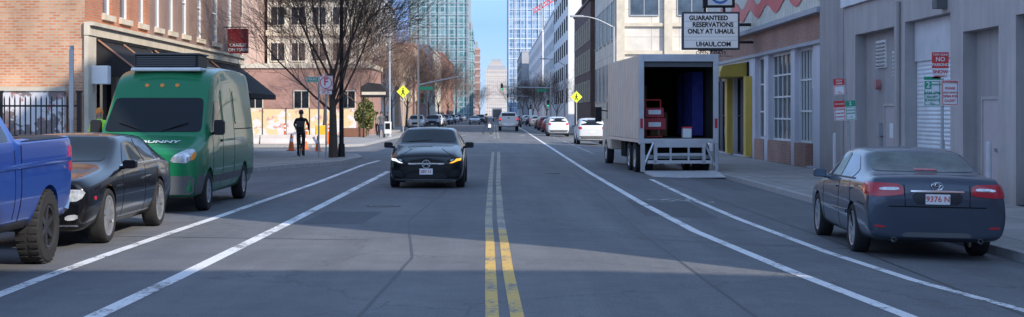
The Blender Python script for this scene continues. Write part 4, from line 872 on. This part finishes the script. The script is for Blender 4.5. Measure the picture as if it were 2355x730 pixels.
e,b=car(van,P_GRN,(-6.17,25.8,0),0,'tall green delivery van with a cooling unit on its roof','van','delivery_van')
m=M(); m.box(-.66,.66,1.95,2.95,2.55,2.62,1); m.box(-.60,.60,1.98,2.9,2.62,2.86,0)
o=m.ob('roof_cooling_unit',[BLACK,WHITE],e,bevel=.03)
m=M(); 
for k in range(6): m.box(-.55,.55,1.965,1.978,2.645+k*.034,2.66+k*.034)
m.box(-.62,.62,1.95,2.93,2.861,2.89); m.ob('vent_slats',[TRIM],o)
for x in(-.28,0,.28):
    m=M(); m.lathe([(.045,0),(.04,.02),(.0,.035)],(0,0,0),12,0,'z'); hz=b.ray_cast(Vector((x,-3,2.28)),Vector((0,1,0)))[0]; m.ob('marker_light',[AMBD],e,loc=hz-Vector((0,.005,.01)),rot=(1.0,0,0))
hz=b.ray_cast(Vector((.25,.42,4)),Vector((0,0,-1)))[0]
text('BUNNY',.2,e,(.25,.38,hz.z+.012),WS,rot=(.27,0,0),ext=.002)
for sg in(-1,1):
    m=M(); m.tube((sg*.15,.86,1.435),(sg*.62,1.0,1.60),.012,n=6); m.ob('wiper',[BLACK],e)
e,b=car(mc,P_BLK,(XA(981,34.7),34.5,0),0,'black compact hatchback driving with one amber turn signal lit','car','driving_car')
for sg in(1,-1):
    decal(e,b,'headlight_lens',AMB if sg>0 else DRL,'F',[(sg*p[0],p[1]) for p in [(.54,.595),(.62,.60),(.80,.655),(.81,.70),(.70,.69)]],.016,0)
    decal(e,b,'headlight_lens',CLR,'F',[(sg*p[0],p[1]) for p in [(.56,.655),(.60,.64),(.66,.69),(.56,.67)]],.018,0)
m=M(); yy=b.ray_cast(Vector((0,-3,.56)),Vector((0,1,0)))[0].y-.03
m.lathe([(.085,0),(.1,0),(.1,.015),(.085,.015)],(0,yy,.575),28,0,'y',True)
for k in range(3):
    a=math.pi/2+k*2*math.pi/3; m.tube((0,yy,.575),(.09*math.cos(a),yy,.575+.09*math.sin(a)),.014,.005,6)
m.ob('star_emblem',[CHR],e)
m=M(); m.box(-.155,.155,yy-.01,yy+.01,.33,.47); p=m.ob('license_plate',[WS],e,bevel=.005); text('2BY 11',.085,p,(0,yy-.013,.40),RS,ext=.001)
m=M(); m.tube((-.5,1.12,1.075),(.1,1.2,1.12),.01,n=6); m.ob('wiper',[BLACK],e)
P_CAM=paint('paint_slate',(.06,.08,.115),.45,.28,.6)
e,b=car(cam,P_CAM,(5.94,23.85,-.155),math.pi-math.radians(2.9),'slate blue-grey sedan parked at the kerb seen from behind','car','parked_car',GRP,roll=-.02)
yy=b.ray_cast(Vector((0,14,.80)),Vector((0,-1,0)))[0].y
m=M(); m.box(-.155,.155,yy+.008,yy+.02,.735,.865); p=m.ob('license_plate',[WS],e); R3=(math.pi/2,0,math.pi)
text('9376 N',.10,p,(0,yy+.023,.80),RS,R3,ext=.001,bold=.01)
yy=b.ray_cast(Vector((0,14,.955)),Vector((0,-1,0)))[0].y+.012
m=M()
for (rx,rz,cz) in((.075,.05,.965),(.03,.045,.965),(.052,.02,.985)):
    for i in range(24):
        a=i/24*2*math.pi;bb=(i+1)/24*2*math.pi; m.tube((rx*math.cos(a),yy,cz+rz*math.sin(a)),(rx*math.cos(bb),yy,cz+rz*math.sin(bb)),.007,n=5)
m.ob('emblem',[CHR],e)
PIPE=mat('exhaust_steel',(.3,.3,.31),.35,.9,var=0)
for x in(-.55,.55):
    m=M(); m.lathe([(.032,4.6),(.032,4.82),(.027,4.82),(.027,4.7),(0,4.7)],(x,0,.27),18,0,'y'); m.ob('exhaust_pipe',[PIPE],e,True)
PW=paint('paint_white',(.72,.73,.74),0,.3); PS=paint('paint_silver',(.4,.41,.43),.6,.3); PR=paint('paint_red',(.3,.02,.02),.2,.3); PG=paint('paint_grey',(.12,.125,.13),.5,.3); PB=paint('paint_navy',(.02,.03,.07),.3,.3)
def far(sp,pt,X,Y,toward,lab,cat='car',name='parked_car',group=GRP):
    L=sp['st'][-1][0]; z=gz(X)
    loc=(X,Y,z) if toward else (X,Y+L,z); return car(sp,pt,loc,0 if toward else math.pi,lab,cat,name,group,near=False)
far(suv,PW,5.95,90,False,'white hatchback parked ahead of the box truck'); far(suv,PW,5.25,121,False,'white car parked along the kerb with clean windows')
far(suv,PB,5.6,134,False,'dark sport utility car parked at the kerb'); far(mc,PR,5.7,148,False,'dark red car parked at the kerb'); far(suv,PR,5.8,165,False,'dark red car parked at the kerb')
for i,(pt,Y) in enumerate(((PG,185),(PS,215),(PB,240),(PW,270),(PR,300),(PG,340))): far(suv if i%2 else mc,pt,6.0,Y,False,'car parked far along the kerb')
far(suv,PS,-8.4,158,True,'grey car parked at the far kerb'); far(suv,PB,-7.4,176,True,'dark car at the far kerb facing the camera')
for i,(pt,Y) in enumerate(((PW,200),(PG,214),(PB,230),(PS,248),(PG,268),(PW,292),(PB,320),(PS,360))): far(mc if i%2 else suv,pt,-7.9,Y,True,'car parked far along the kerb')
DG='cars driving in the distance'
far(mc,PS,-3.2,238,True,'silver car approaching in the distance',name='driving_car',group=DG); far(mc,PG,-3,300,True,'grey car approaching in the distance',name='driving_car',group=DG); far(suv,PB,-2.6,265,True,'dark car approaching in the distance',name='driving_car',group=DG)
e,b=far(pk,PW,1.45,150,False,'white pickup truck driving away with brake lights lit','pickup truck','pickup_truck',None)
for sg in(1,-1): decal(e,b,'brake_light',REDL,'B',[(sg*.81,1.15),(sg*.96,1.15),(sg*.96,1.34),(sg*.81,1.34)],.02,0)
far(mc,PG,2.8,200,False,'grey car driving away in the distance',name='driving_car',group=DG); far(suv,PR,2.6,225,False,'red car driving away in the distance',name='driving_car',group=DG)
e=thing('box_van','small white box van far down the street','van',(.6,330,0)); m=M(); m.box(-1.1,1.1,0,4.5,.7,3.0); m.ob('cargo_box',[PW],e,bevel=.08); m=M(); m.prism([(4.6,.5),(6.2,.5),(6.2,1.3),(5.7,1.5),(5.2,2.3),(4.6,2.3)],'x',-1,1); m.ob('cab',[PW],e,bevel=.05)
m=M(); m.box(-.9,.9,-.02,-.001,.9,2.7); m.ob('rear_door',[PG],e)
for x in(-.85,.85):
    for y in(1,5.3): wheel(e,x,y,.4,.25,.25,5,RIM)
# ---------------- box truck ----------------
e=thing('box_truck','white moving truck with open cargo box and lowered lift gate','truck',(5.72,46,-.15),(0,0,math.radians(2.6)))
TW=mat('truck_white_bounce',(.80,.69,.57),.4,var=.12,scale=1.5); TI=mat('truck_inside',(.04,.034,.032),.8,var=.2)  # white truck paint with warm bounced light mixed into its base colour
m=M(); z0,z1=1.12,3.72
m.box(-1.22,-1.17,0,8,z0,z1,0); m.box(1.17,1.22,0,8,z0,z1,0); m.box(-1.169,1.169,0,8,z1-.05,z1,0); m.box(-1.169,1.169,7.95,8,z0,z1-.051,0); m.box(-1.169,1.169,0,7.949,z0-.1,z0,0)
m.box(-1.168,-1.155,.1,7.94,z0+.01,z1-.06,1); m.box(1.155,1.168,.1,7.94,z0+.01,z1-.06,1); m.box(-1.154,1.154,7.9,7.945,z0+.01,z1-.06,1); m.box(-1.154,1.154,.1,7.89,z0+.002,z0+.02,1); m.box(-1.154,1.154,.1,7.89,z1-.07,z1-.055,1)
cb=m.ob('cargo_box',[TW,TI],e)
m=M()
for sg in(-1,1):
    y=.25
    while y<7.9: m.box(*sorted((sg*1.221,sg*1.228)),y,y+.03,z0,z1-.05); y+=.6
m.box(-1.235,-1.15,-.03,7.95,z0-.12,z0-.02); m.box(1.15,1.235,-.03,7.95,z0-.12,z0-.02); m.ob('side_ribs',[ALU],cb)
m=M(); m.box(-1.25,-1.08,-.1,-.002,.95,z1+.03); m.box(1.08,1.25,-.1,-.002,.15,z1+.03); m.box(-1.079,1.079,-.1,-.002,z1-.2,z1+.03); m.box(-1.079,1.079,-.1,-.002,z0-.14,z0-.01); m.ob('rear_frame',[ALU],e,bevel=.01)
m=M(); m.box(-1.07,1.07,.0,.35,z1-.36,z1-.21); m.ob('roller_door',[TRIM],e)
for sg in(-1,1):
    m=M(); m.box(sg*1.165-.04,sg*1.165+.04,-.13,-.101,1.45,1.75); m.ob('tail_light',[RED],e)
m=M()
for x in(-.75,.75): m.box(x-.05,x+.05,-.3,-.15,.35,1.0)
m.box(-.8,.8,-.32,-.14,.86,1.0); m.box(-1.0,1.0,-.3,-.16,.36,.46); m.box(-.8,.8,-.28,-.2,.6,.68)
for x in(-.28,.28): m.box(x-.03,x+.03,-.27,-.2,.4,.9)
m.tube((-1.1,-.2,.3),(-.8,-.2,1.0),.04); m.tube((1.1,-.2,.3),(.8,-.2,1.0),.04); m.ob('lift_frame',[ALU],e)
for q in((-1.2,-1.08),(1.1,1.2)):
    m=M(); m.box(*q,-.25,-.12,.1,1.0); m.ob('lift_rail',[GALV],e)
m=M(); m.prism([(-2.3,.01),(-2.3,.04),(-.3,.14),(-.3,.06)],'x',-1.1,1.1); m.ob('lift_platform',[mat('platform_alu',(.72,.73,.75),.4,.3,var=.15,scale=5)],e)
m=M(); m.box(-1.05,1.05,-.01,.12,.5,.62); m.ob('bumper',[GALV],e)
m=M(); m.box(-.45,-.33,.1,10,.6,.98); m.box(.33,.45,.1,10,.6,.98); m.tube((-1,1.4,.5),(1,1.4,.5),.09); m.box(.55,1.1,4,5.2,.45,.95); m.box(-1.1,-.55,4,5.2,.45,.95); m.box(-.33,.33,.6,.7,.55,.95); m.ob('chassis',[DKIN],e)
m=M(); m.prism([(8.2,.6),(10.6,.6),(10.7,.9),(10.6,1.5),(9.7,1.75),(9.2,2.5),(8.2,2.55)],'x',-1.1,1.1); cbn=m.ob('cab',[TW],e,bevel=.06)
for sg in(-1,1):
    m=M(); m.box(*sorted((sg*1.102,sg*1.11)),8.5,9.3,1.7,2.35); m.ob('window',[GLASS],cbn)
    m=M(); m.box(sg*1.42-.12,sg*1.42+.12,9.2,9.3,1.6,2.15); m.tube((sg*1.1,9.2,2.0),(sg*1.42,9.25,2.05),.025); m.ob('mirror',[BLACK],e,bevel=.02)
for y in(1.4,2.75):
    for x in(-1.05,-.76,.76,1.05): wheel(e,x,y,.49,.26,.3,6,RIM)
for x in(-.98,.98): wheel(e,x,9.5,.49,.26,.3,6,RIM)
def cargo(name,label,cat,xyz):
    a=math.radians(2.6); x,y,z=xyz; wx=5.72+x*math.cos(a)-y*math.sin(a); wy=46+x*math.sin(a)+y*math.cos(a)
    return thing(name,label,cat,(wx,wy,z-.15),(0,0,a))
t=cargo('hand_truck','red hand truck standing inside the cargo box','hand truck',(-.6,1.2,1.14))
m=M(); m.tube((-.25,0,.05),(-.25,.1,1.2),.025); m.tube((.25,0,.05),(.25,.1,1.2),.025); m.tube((-.25,.1,1.2),(.25,.1,1.2),.025); m.box(-.25,.25,-.3,0,.02,.04); m.ob('frame',[RS],t)
CRT=mat('crate_red',(.42,.04,.06),.6)
for q,zz in(((-.36,.36,-.32,-.04,0,.37),.25),((-.3,.3,-.3,-.04,0,.31),.64)):
    u=cargo('storage_crate','red plastic crate stacked on the hand truck','crate',(-.6,1.2,1.14+zz)); u['group']='red crates stacked in the truck'
    m=M(); m.box(*q); m.ob('crate_shell',[CRT],u,bevel=.02); m=M(); m.box(-.2,.2,-.326,-.321,.1,.24); m.ob('crate_label',[WS],u)
t=cargo('moving_blankets','hanging dark blue quilted moving blankets','blankets',(.93,1.6,1.2))
pts=[(-.2+.06*math.sin(k*1.3)+ (.03 if k%2 else 0),k*.12) for k in range(24)]
m=M(); m.prism(pts+[(.15,b) for a,b in reversed(pts)],'z',0,2.05); m.ob('cloth',[mat('blue_blanket',(.035,.04,.22),.9,var=.3,scale=5,bump=.4)],t)
t=cargo('storage_box','small white plastic box with a coloured lid','box',(.35,.5,1.14))
m=M(); m.box(-.14,.14,-.14,.14,0,.3); m.ob('container',[WHITE],t,bevel=.02); m=M(); m.box(-.15,.15,-.15,.15,.302,.35); m.ob('lid',[RS],t)
CB=mat('cardboard',(.3,.19,.11),.9)
for q,p in(((-.35,.35,-.3,.3,0,1.1),(-.7,4.5,1.15)),((-.3,.3,-.3,.3,0,.8),(.05,4.5,1.15)),((-.3,.3,-.28,.28,0,.6),(-.65,4.5,2.26))):
    t=cargo('cardboard_box','brown cardboard box stacked deep inside the cargo box','box',p); t['group']='cardboard boxes in the truck'
    m=M(); m.box(*q); m.ob('carton',[CB],t,bevel=.01); m=M(); m.box(-.03,.03,q[2]-.003,q[2]-.001,.02,q[5]-.02); m.ob('tape',[CREAM],t)
# ---------------- people ----------------
SKIN=mat('skin',(.45,.27,.19),.6,var=0); HAIR=mat('hair',(.03,.02,.015),.8,var=0)
def person(label,loc,rz,legs,arms,top,bot,shoe,lean=0,group=None,cap=None,name='person',hgt=1.0):
    e=thing(name,label,'person',loc,(0,0,rz),group); e.scale=(hgt,)*3
    V=[];E=[];R=[]
    def v(p,r,par=None):
        V.append(p);R.append(r if isinstance(r,tuple) else (r,r))
        if par is not None:E.append((par,len(V)-1))
        return len(V)-1
    ly=lean
    pel=v((0,0,.95),(.15,.11)); sp=v((0,-ly*.4,1.13),(.135,.10),pel); chs=v((0,-ly*.8,1.32),(.165,.115),sp); nb=v((0,-ly,1.46),(.075,.07),chs); nk=v((0,-ly*1.05,1.53),(.052,.055),nb)
    hd=v((0,-ly*1.1-.015,1.62),(.075,.09),nk); ht=v((0,-ly*1.1-.005,1.71),(.068,.08),hd); v((0,-ly*1.1,1.755),(.035,.04),ht)
    for sg,(kn,an) in zip((1,-1),legs):
        hp=v((sg*.095,0,.88),(.092,.095),pel); k=v((sg*.105,kn[0],kn[1]),(.062,.065),hp); a=v((sg*.105,an[0],an[1]),(.042,.045),k); hl=v((sg*.107,an[0]-.02,an[1]-.05),(.043,.045),a); v((sg*.115,an[0]-.17,an[1]-.06),(.042,.028),hl)
    for sg,(el,wr) in zip((1,-1),arms):
        s=v((sg*.185,-ly,1.42),(.062,.062),chs); l=v((sg*el[0],el[1],el[2]),(.046,.046),s); w=v((sg*wr[0],wr[1],wr[2]),(.03,.032),l)
        d=(Vector((wr[0],wr[1],wr[2]))-Vector((el[0],el[1],el[2]))).normalized(); p=Vector((wr[0],wr[1],wr[2]))+d*.07
        pm=v((sg*p.x,p.y,p.z),(.02,.038),w)
        for k,L in enumerate((.075,.085,.08,.065)):
            q=p+d*L*.6+Vector((0,(k-1.5)*.021,0)); a=v((sg*q.x,q.y,q.z),.0095,pm); q2=q+d*L*.5+Vector((-.015,0,0)); v((sg*q2.x,q2.y,q2.z),.008,a)
        q=p-d*.02+Vector((-.02,-.05,-.01)); v((sg*q.x,q.y,q.z),.0105,pm)
    me=bpy.data.meshes.new('person'); me.from_pydata(V,E,[]); o=bpy.data.objects.new('tmp',me); COL.objects.link(o)
    s=o.modifiers.new('skin','SKIN'); 
    for i,r in enumerate(R): me.skin_vertices[0].data[i].radius=r
    me.skin_vertices[0].data[0].use_root=True; s.use_smooth_shade=True
    sb=o.modifiers.new('s','SUBSURF'); sb.levels=2; sb.render_levels=2
    r=evalmesh(o); bpy.data.objects.remove(o)
    r.materials.clear()
    for x in(SKIN,top,bot,shoe): r.materials.append(x)
    mi=[]
    for p in r.polygons:
        c=p.center; z=c.z; k=1
        if z>1.5 and abs(c.x)<.13: k=0
        elif z<.92 and abs(c.x)<.17: k=2
        if z<min(l[1][1] for l in legs)+.03: k=3
        if k in(1,2) :
            for sg,(el,wr) in zip((1,-1),arms):
                if (Vector((sg*wr[0],wr[1],wr[2]))-c).length<.17 and (Vector((sg*el[0],el[1],el[2]))-c).length> (Vector(el)-Vector(wr)).length: k=0
        mi.append(k)
    r.polygons.foreach_set('material_index',mi); r.polygons.foreach_set('use_smooth',[True]*len(mi)); mk('body',r,e)
    m=M(); m.lathe([(.0,1.785),(.05,1.775),(.085,1.73),(.098,1.67),(.094,1.62)],(0,-ly*1.1+.012,0),18,0,'z'); m.ob('hair' if not cap else 'helmet',[cap or HAIR],e,True)
    m=M(); yy=-ly*1.1-.1
    m.add([(-.012,yy,1.60),(.012,yy,1.60),(0,yy-.022,1.605),(0,yy,1.645)],[(0,1,2),(1,3,2),(3,0,2)]); m.ob('nose',[SKIN],e)
    for sg in(-1,1):
        m=M(); m.tube((sg*.032,yy+.004,1.648),(sg*.032,yy-.004,1.648),.009,n=8); m.ob('eye',[HAIR],e)
    m=M(); m.box(-.024,.024,yy-.001,yy+.006,1.575,1.582); m.ob('mouth',[HAIR],e)
    return e
JEAN=mat('jeans',(.05,.07,.13),.8,var=.15,scale=8); DJ=mat('dark_jacket',(.02,.021,.026),.8,var=.2,spec=.2); SH=mat('shoes',(.05,.045,.04),.7,var=0); GJ=mat('grey_coat',(.10,.10,.11),.8); HV=mat('hi_vis_vest',(.35,.75,.05),.7,var=0,emit=.1); BEI=mat('beige_coat',(.4,.33,.26),.8)
stand=[((0,.5),(.02,.1)),((0,.5),(.02,.1))]; relax=[((.24,.02,1.15),(.25,-.04,.92)),((.24,.02,1.15),(.25,-.04,.92))]
stride=[((-.14,.52),(-.30,.10)),((.08,.50),(.34,.14))]; swing=[((.23,.12,1.17),(.24,.10,.94)),((.23,-.10,1.17),(.23,-.26,.98))]
X,Y=G(1119,309); e=person('pedestrian in dark jacket and jeans crossing the road',(X,Y,0),math.radians(70),stride,swing,DJ,JEAN,SH)
b=thing('shopping_bag','small white shopping bag held in the hand','bag',(X+.25,Y-.15,.55)); m=M(); m.box(-.13,.13,-.06,.06,0,.3); m.ob('bag_body',[WHITE],b,bevel=.02); m=M(); m.tube((-.06,0,.3),(0,0,.42),.008); m.tube((.06,0,.3),(0,0,.42),.008); m.ob('handle',[WHITE],b)
Y=57.; X=XA(692,Y)
person('cyclist in dark clothes standing astride a bicycle seen from behind',(X,Y,.125),math.pi,[((-.02,.5),(.02,.1)),((-.03,.5),(.0,.1))],[((.27,-.12,1.2),(.24,-.36,1.06)),((.27,-.12,1.2),(.24,-.36,1.06))],DJ,mat('dark_trousers',(.045,.045,.055),.8,spec=.2),SH,.08,cap=mat('helmet_black',(.02,.02,.02),.3,var=0))
b=thing('backpack','dark backpack worn by the cyclist','backpack',(X,Y-.12,1.0)); m=M(); m.box(-.16,.16,-.12,.06,0,.46); m.ob('pack',[mat('pack_grey',(.07,.07,.08),.8)],b,bevel=.05); m=M(); m.box(-.12,.12,-.15,-.121,.06,.24); m.ob('pocket',[BK],b,bevel=.02)
b=thing('bicycle','dark city bicycle held by the standing cyclist','bicycle',(X,Y,.125))
m=M()
for a,c in (((0,-.25,.85),(0,0,.3)),((0,0,.3),(0,-.42,.34)),((0,-.25,.75),(0,-.42,.34)),((0,-.22,.72),(0,.45,.8)),((0,0,.3),(0,.48,.65)),((0,.43,.95),(0,.60,.34))): m.tube(a,c,.018,n=8)
m.ob('frame',[FB],b)
for y in(-.42,.60):
    m=M(); m.lathe([(.34,-.018),(.345,0),(.34,.018),(.315,.012),(.315,-.012)],(0,y,.345),32,0,'x',True)
    for k in range(14):
        a=k/14*2*math.pi; m.tube((0,y,.345),(0,y+.32*math.cos(a),.345+.32*math.sin(a)),.0025,n=3)
    m.ob('wheel',[RUB],b)
m=M(); m.tube((-.28,.38,1.02),(.28,.38,1.02),.014); m.ob('handlebar',[FB],b); m=M(); m.box(-.07,.07,-.38,-.14,.85,.9); m.ob('saddle',[BK],b,bevel=.03)
person('worker in a bright yellow-green safety vest beside the shop',(XA(229,38),38,.125),.4,stand,relax,HV,JEAN,SH,cap=mat('hard_hat_orange',(.8,.25,.03),.4,var=0))
PGR='pedestrians on the far pavement'
person('pedestrian in a grey coat walking on the far pavement',(XA(877,100),100,.125),.2,stride,swing,GJ,JEAN,SH,group=PGR)
person('pedestrian in a beige coat walking on the far pavement',(XA(868,108),108,.125),3.0,stride,swing,BEI,DJ,SH,group=PGR)
person('pedestrian in dark clothes walking on the far pavement',(XA(893,118),118,.125),.0,stride,swing,DJ,JEAN,SH,group=PGR)
s=thing('newspaper_box','white and grey newspaper box on the pavement','newspaper box',(XA(892,98),98,.125)); m=M(); m.box(-.22,.22,-.2,.2,.3,1.1); m.ob('housing',[WHITE],s,bevel=.03); m=M(); m.box(-.16,.16,-.21,-.201,.6,1.0); m.ob('door',[GLASS],s); m=M(); m.tube((0,0,0),(0,0,.3),.05); m.ob('pedestal',[GALV],s)
# ---------------- light, sky, camera ----------------
EL=math.radians(30); AZ=math.radians(135)
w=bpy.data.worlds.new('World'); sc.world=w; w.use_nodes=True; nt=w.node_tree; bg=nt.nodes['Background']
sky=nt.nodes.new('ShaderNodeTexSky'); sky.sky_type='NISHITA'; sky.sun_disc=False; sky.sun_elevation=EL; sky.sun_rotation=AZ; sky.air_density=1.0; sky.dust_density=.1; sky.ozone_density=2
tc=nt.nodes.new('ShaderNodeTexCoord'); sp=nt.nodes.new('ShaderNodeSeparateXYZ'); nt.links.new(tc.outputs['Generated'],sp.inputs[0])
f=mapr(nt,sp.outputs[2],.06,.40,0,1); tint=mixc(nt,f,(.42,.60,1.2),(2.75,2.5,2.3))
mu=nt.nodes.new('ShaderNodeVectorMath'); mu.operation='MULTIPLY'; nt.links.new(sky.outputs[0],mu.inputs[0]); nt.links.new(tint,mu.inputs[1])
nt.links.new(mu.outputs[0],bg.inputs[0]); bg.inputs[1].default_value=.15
L=bpy.data.lights.new('sun','SUN'); L.energy=5.0; L.angle=math.radians(.5); L.color=(1,.90,.76)
so=bpy.data.objects.new('sun',L); COL.objects.link(so); d=Vector((math.cos(EL)*math.sin(AZ),math.cos(EL)*math.cos(AZ),math.sin(EL))); so.rotation_euler=d.to_track_quat('Z','Y').to_euler(); so.location=(30,-30,40)
cd=bpy.data.cameras.new('camera'); co=bpy.data.objects.new('camera',cd); COL.objects.link(co); sc.camera=co
co.location=(0,0,H); co.rotation_euler=(math.pi/2,0,0); cd.sensor_width=36; cd.lens=36*F/2355; cd.shift_x=(1177.5-CX)/2355; cd.shift_y=-(365-HY)/2355; cd.clip_end=8000; cd.clip_start=.1
sc.view_settings.view_transform='Standard'; sc.view_settings.look='None'; sc.view_settings.exposure=0
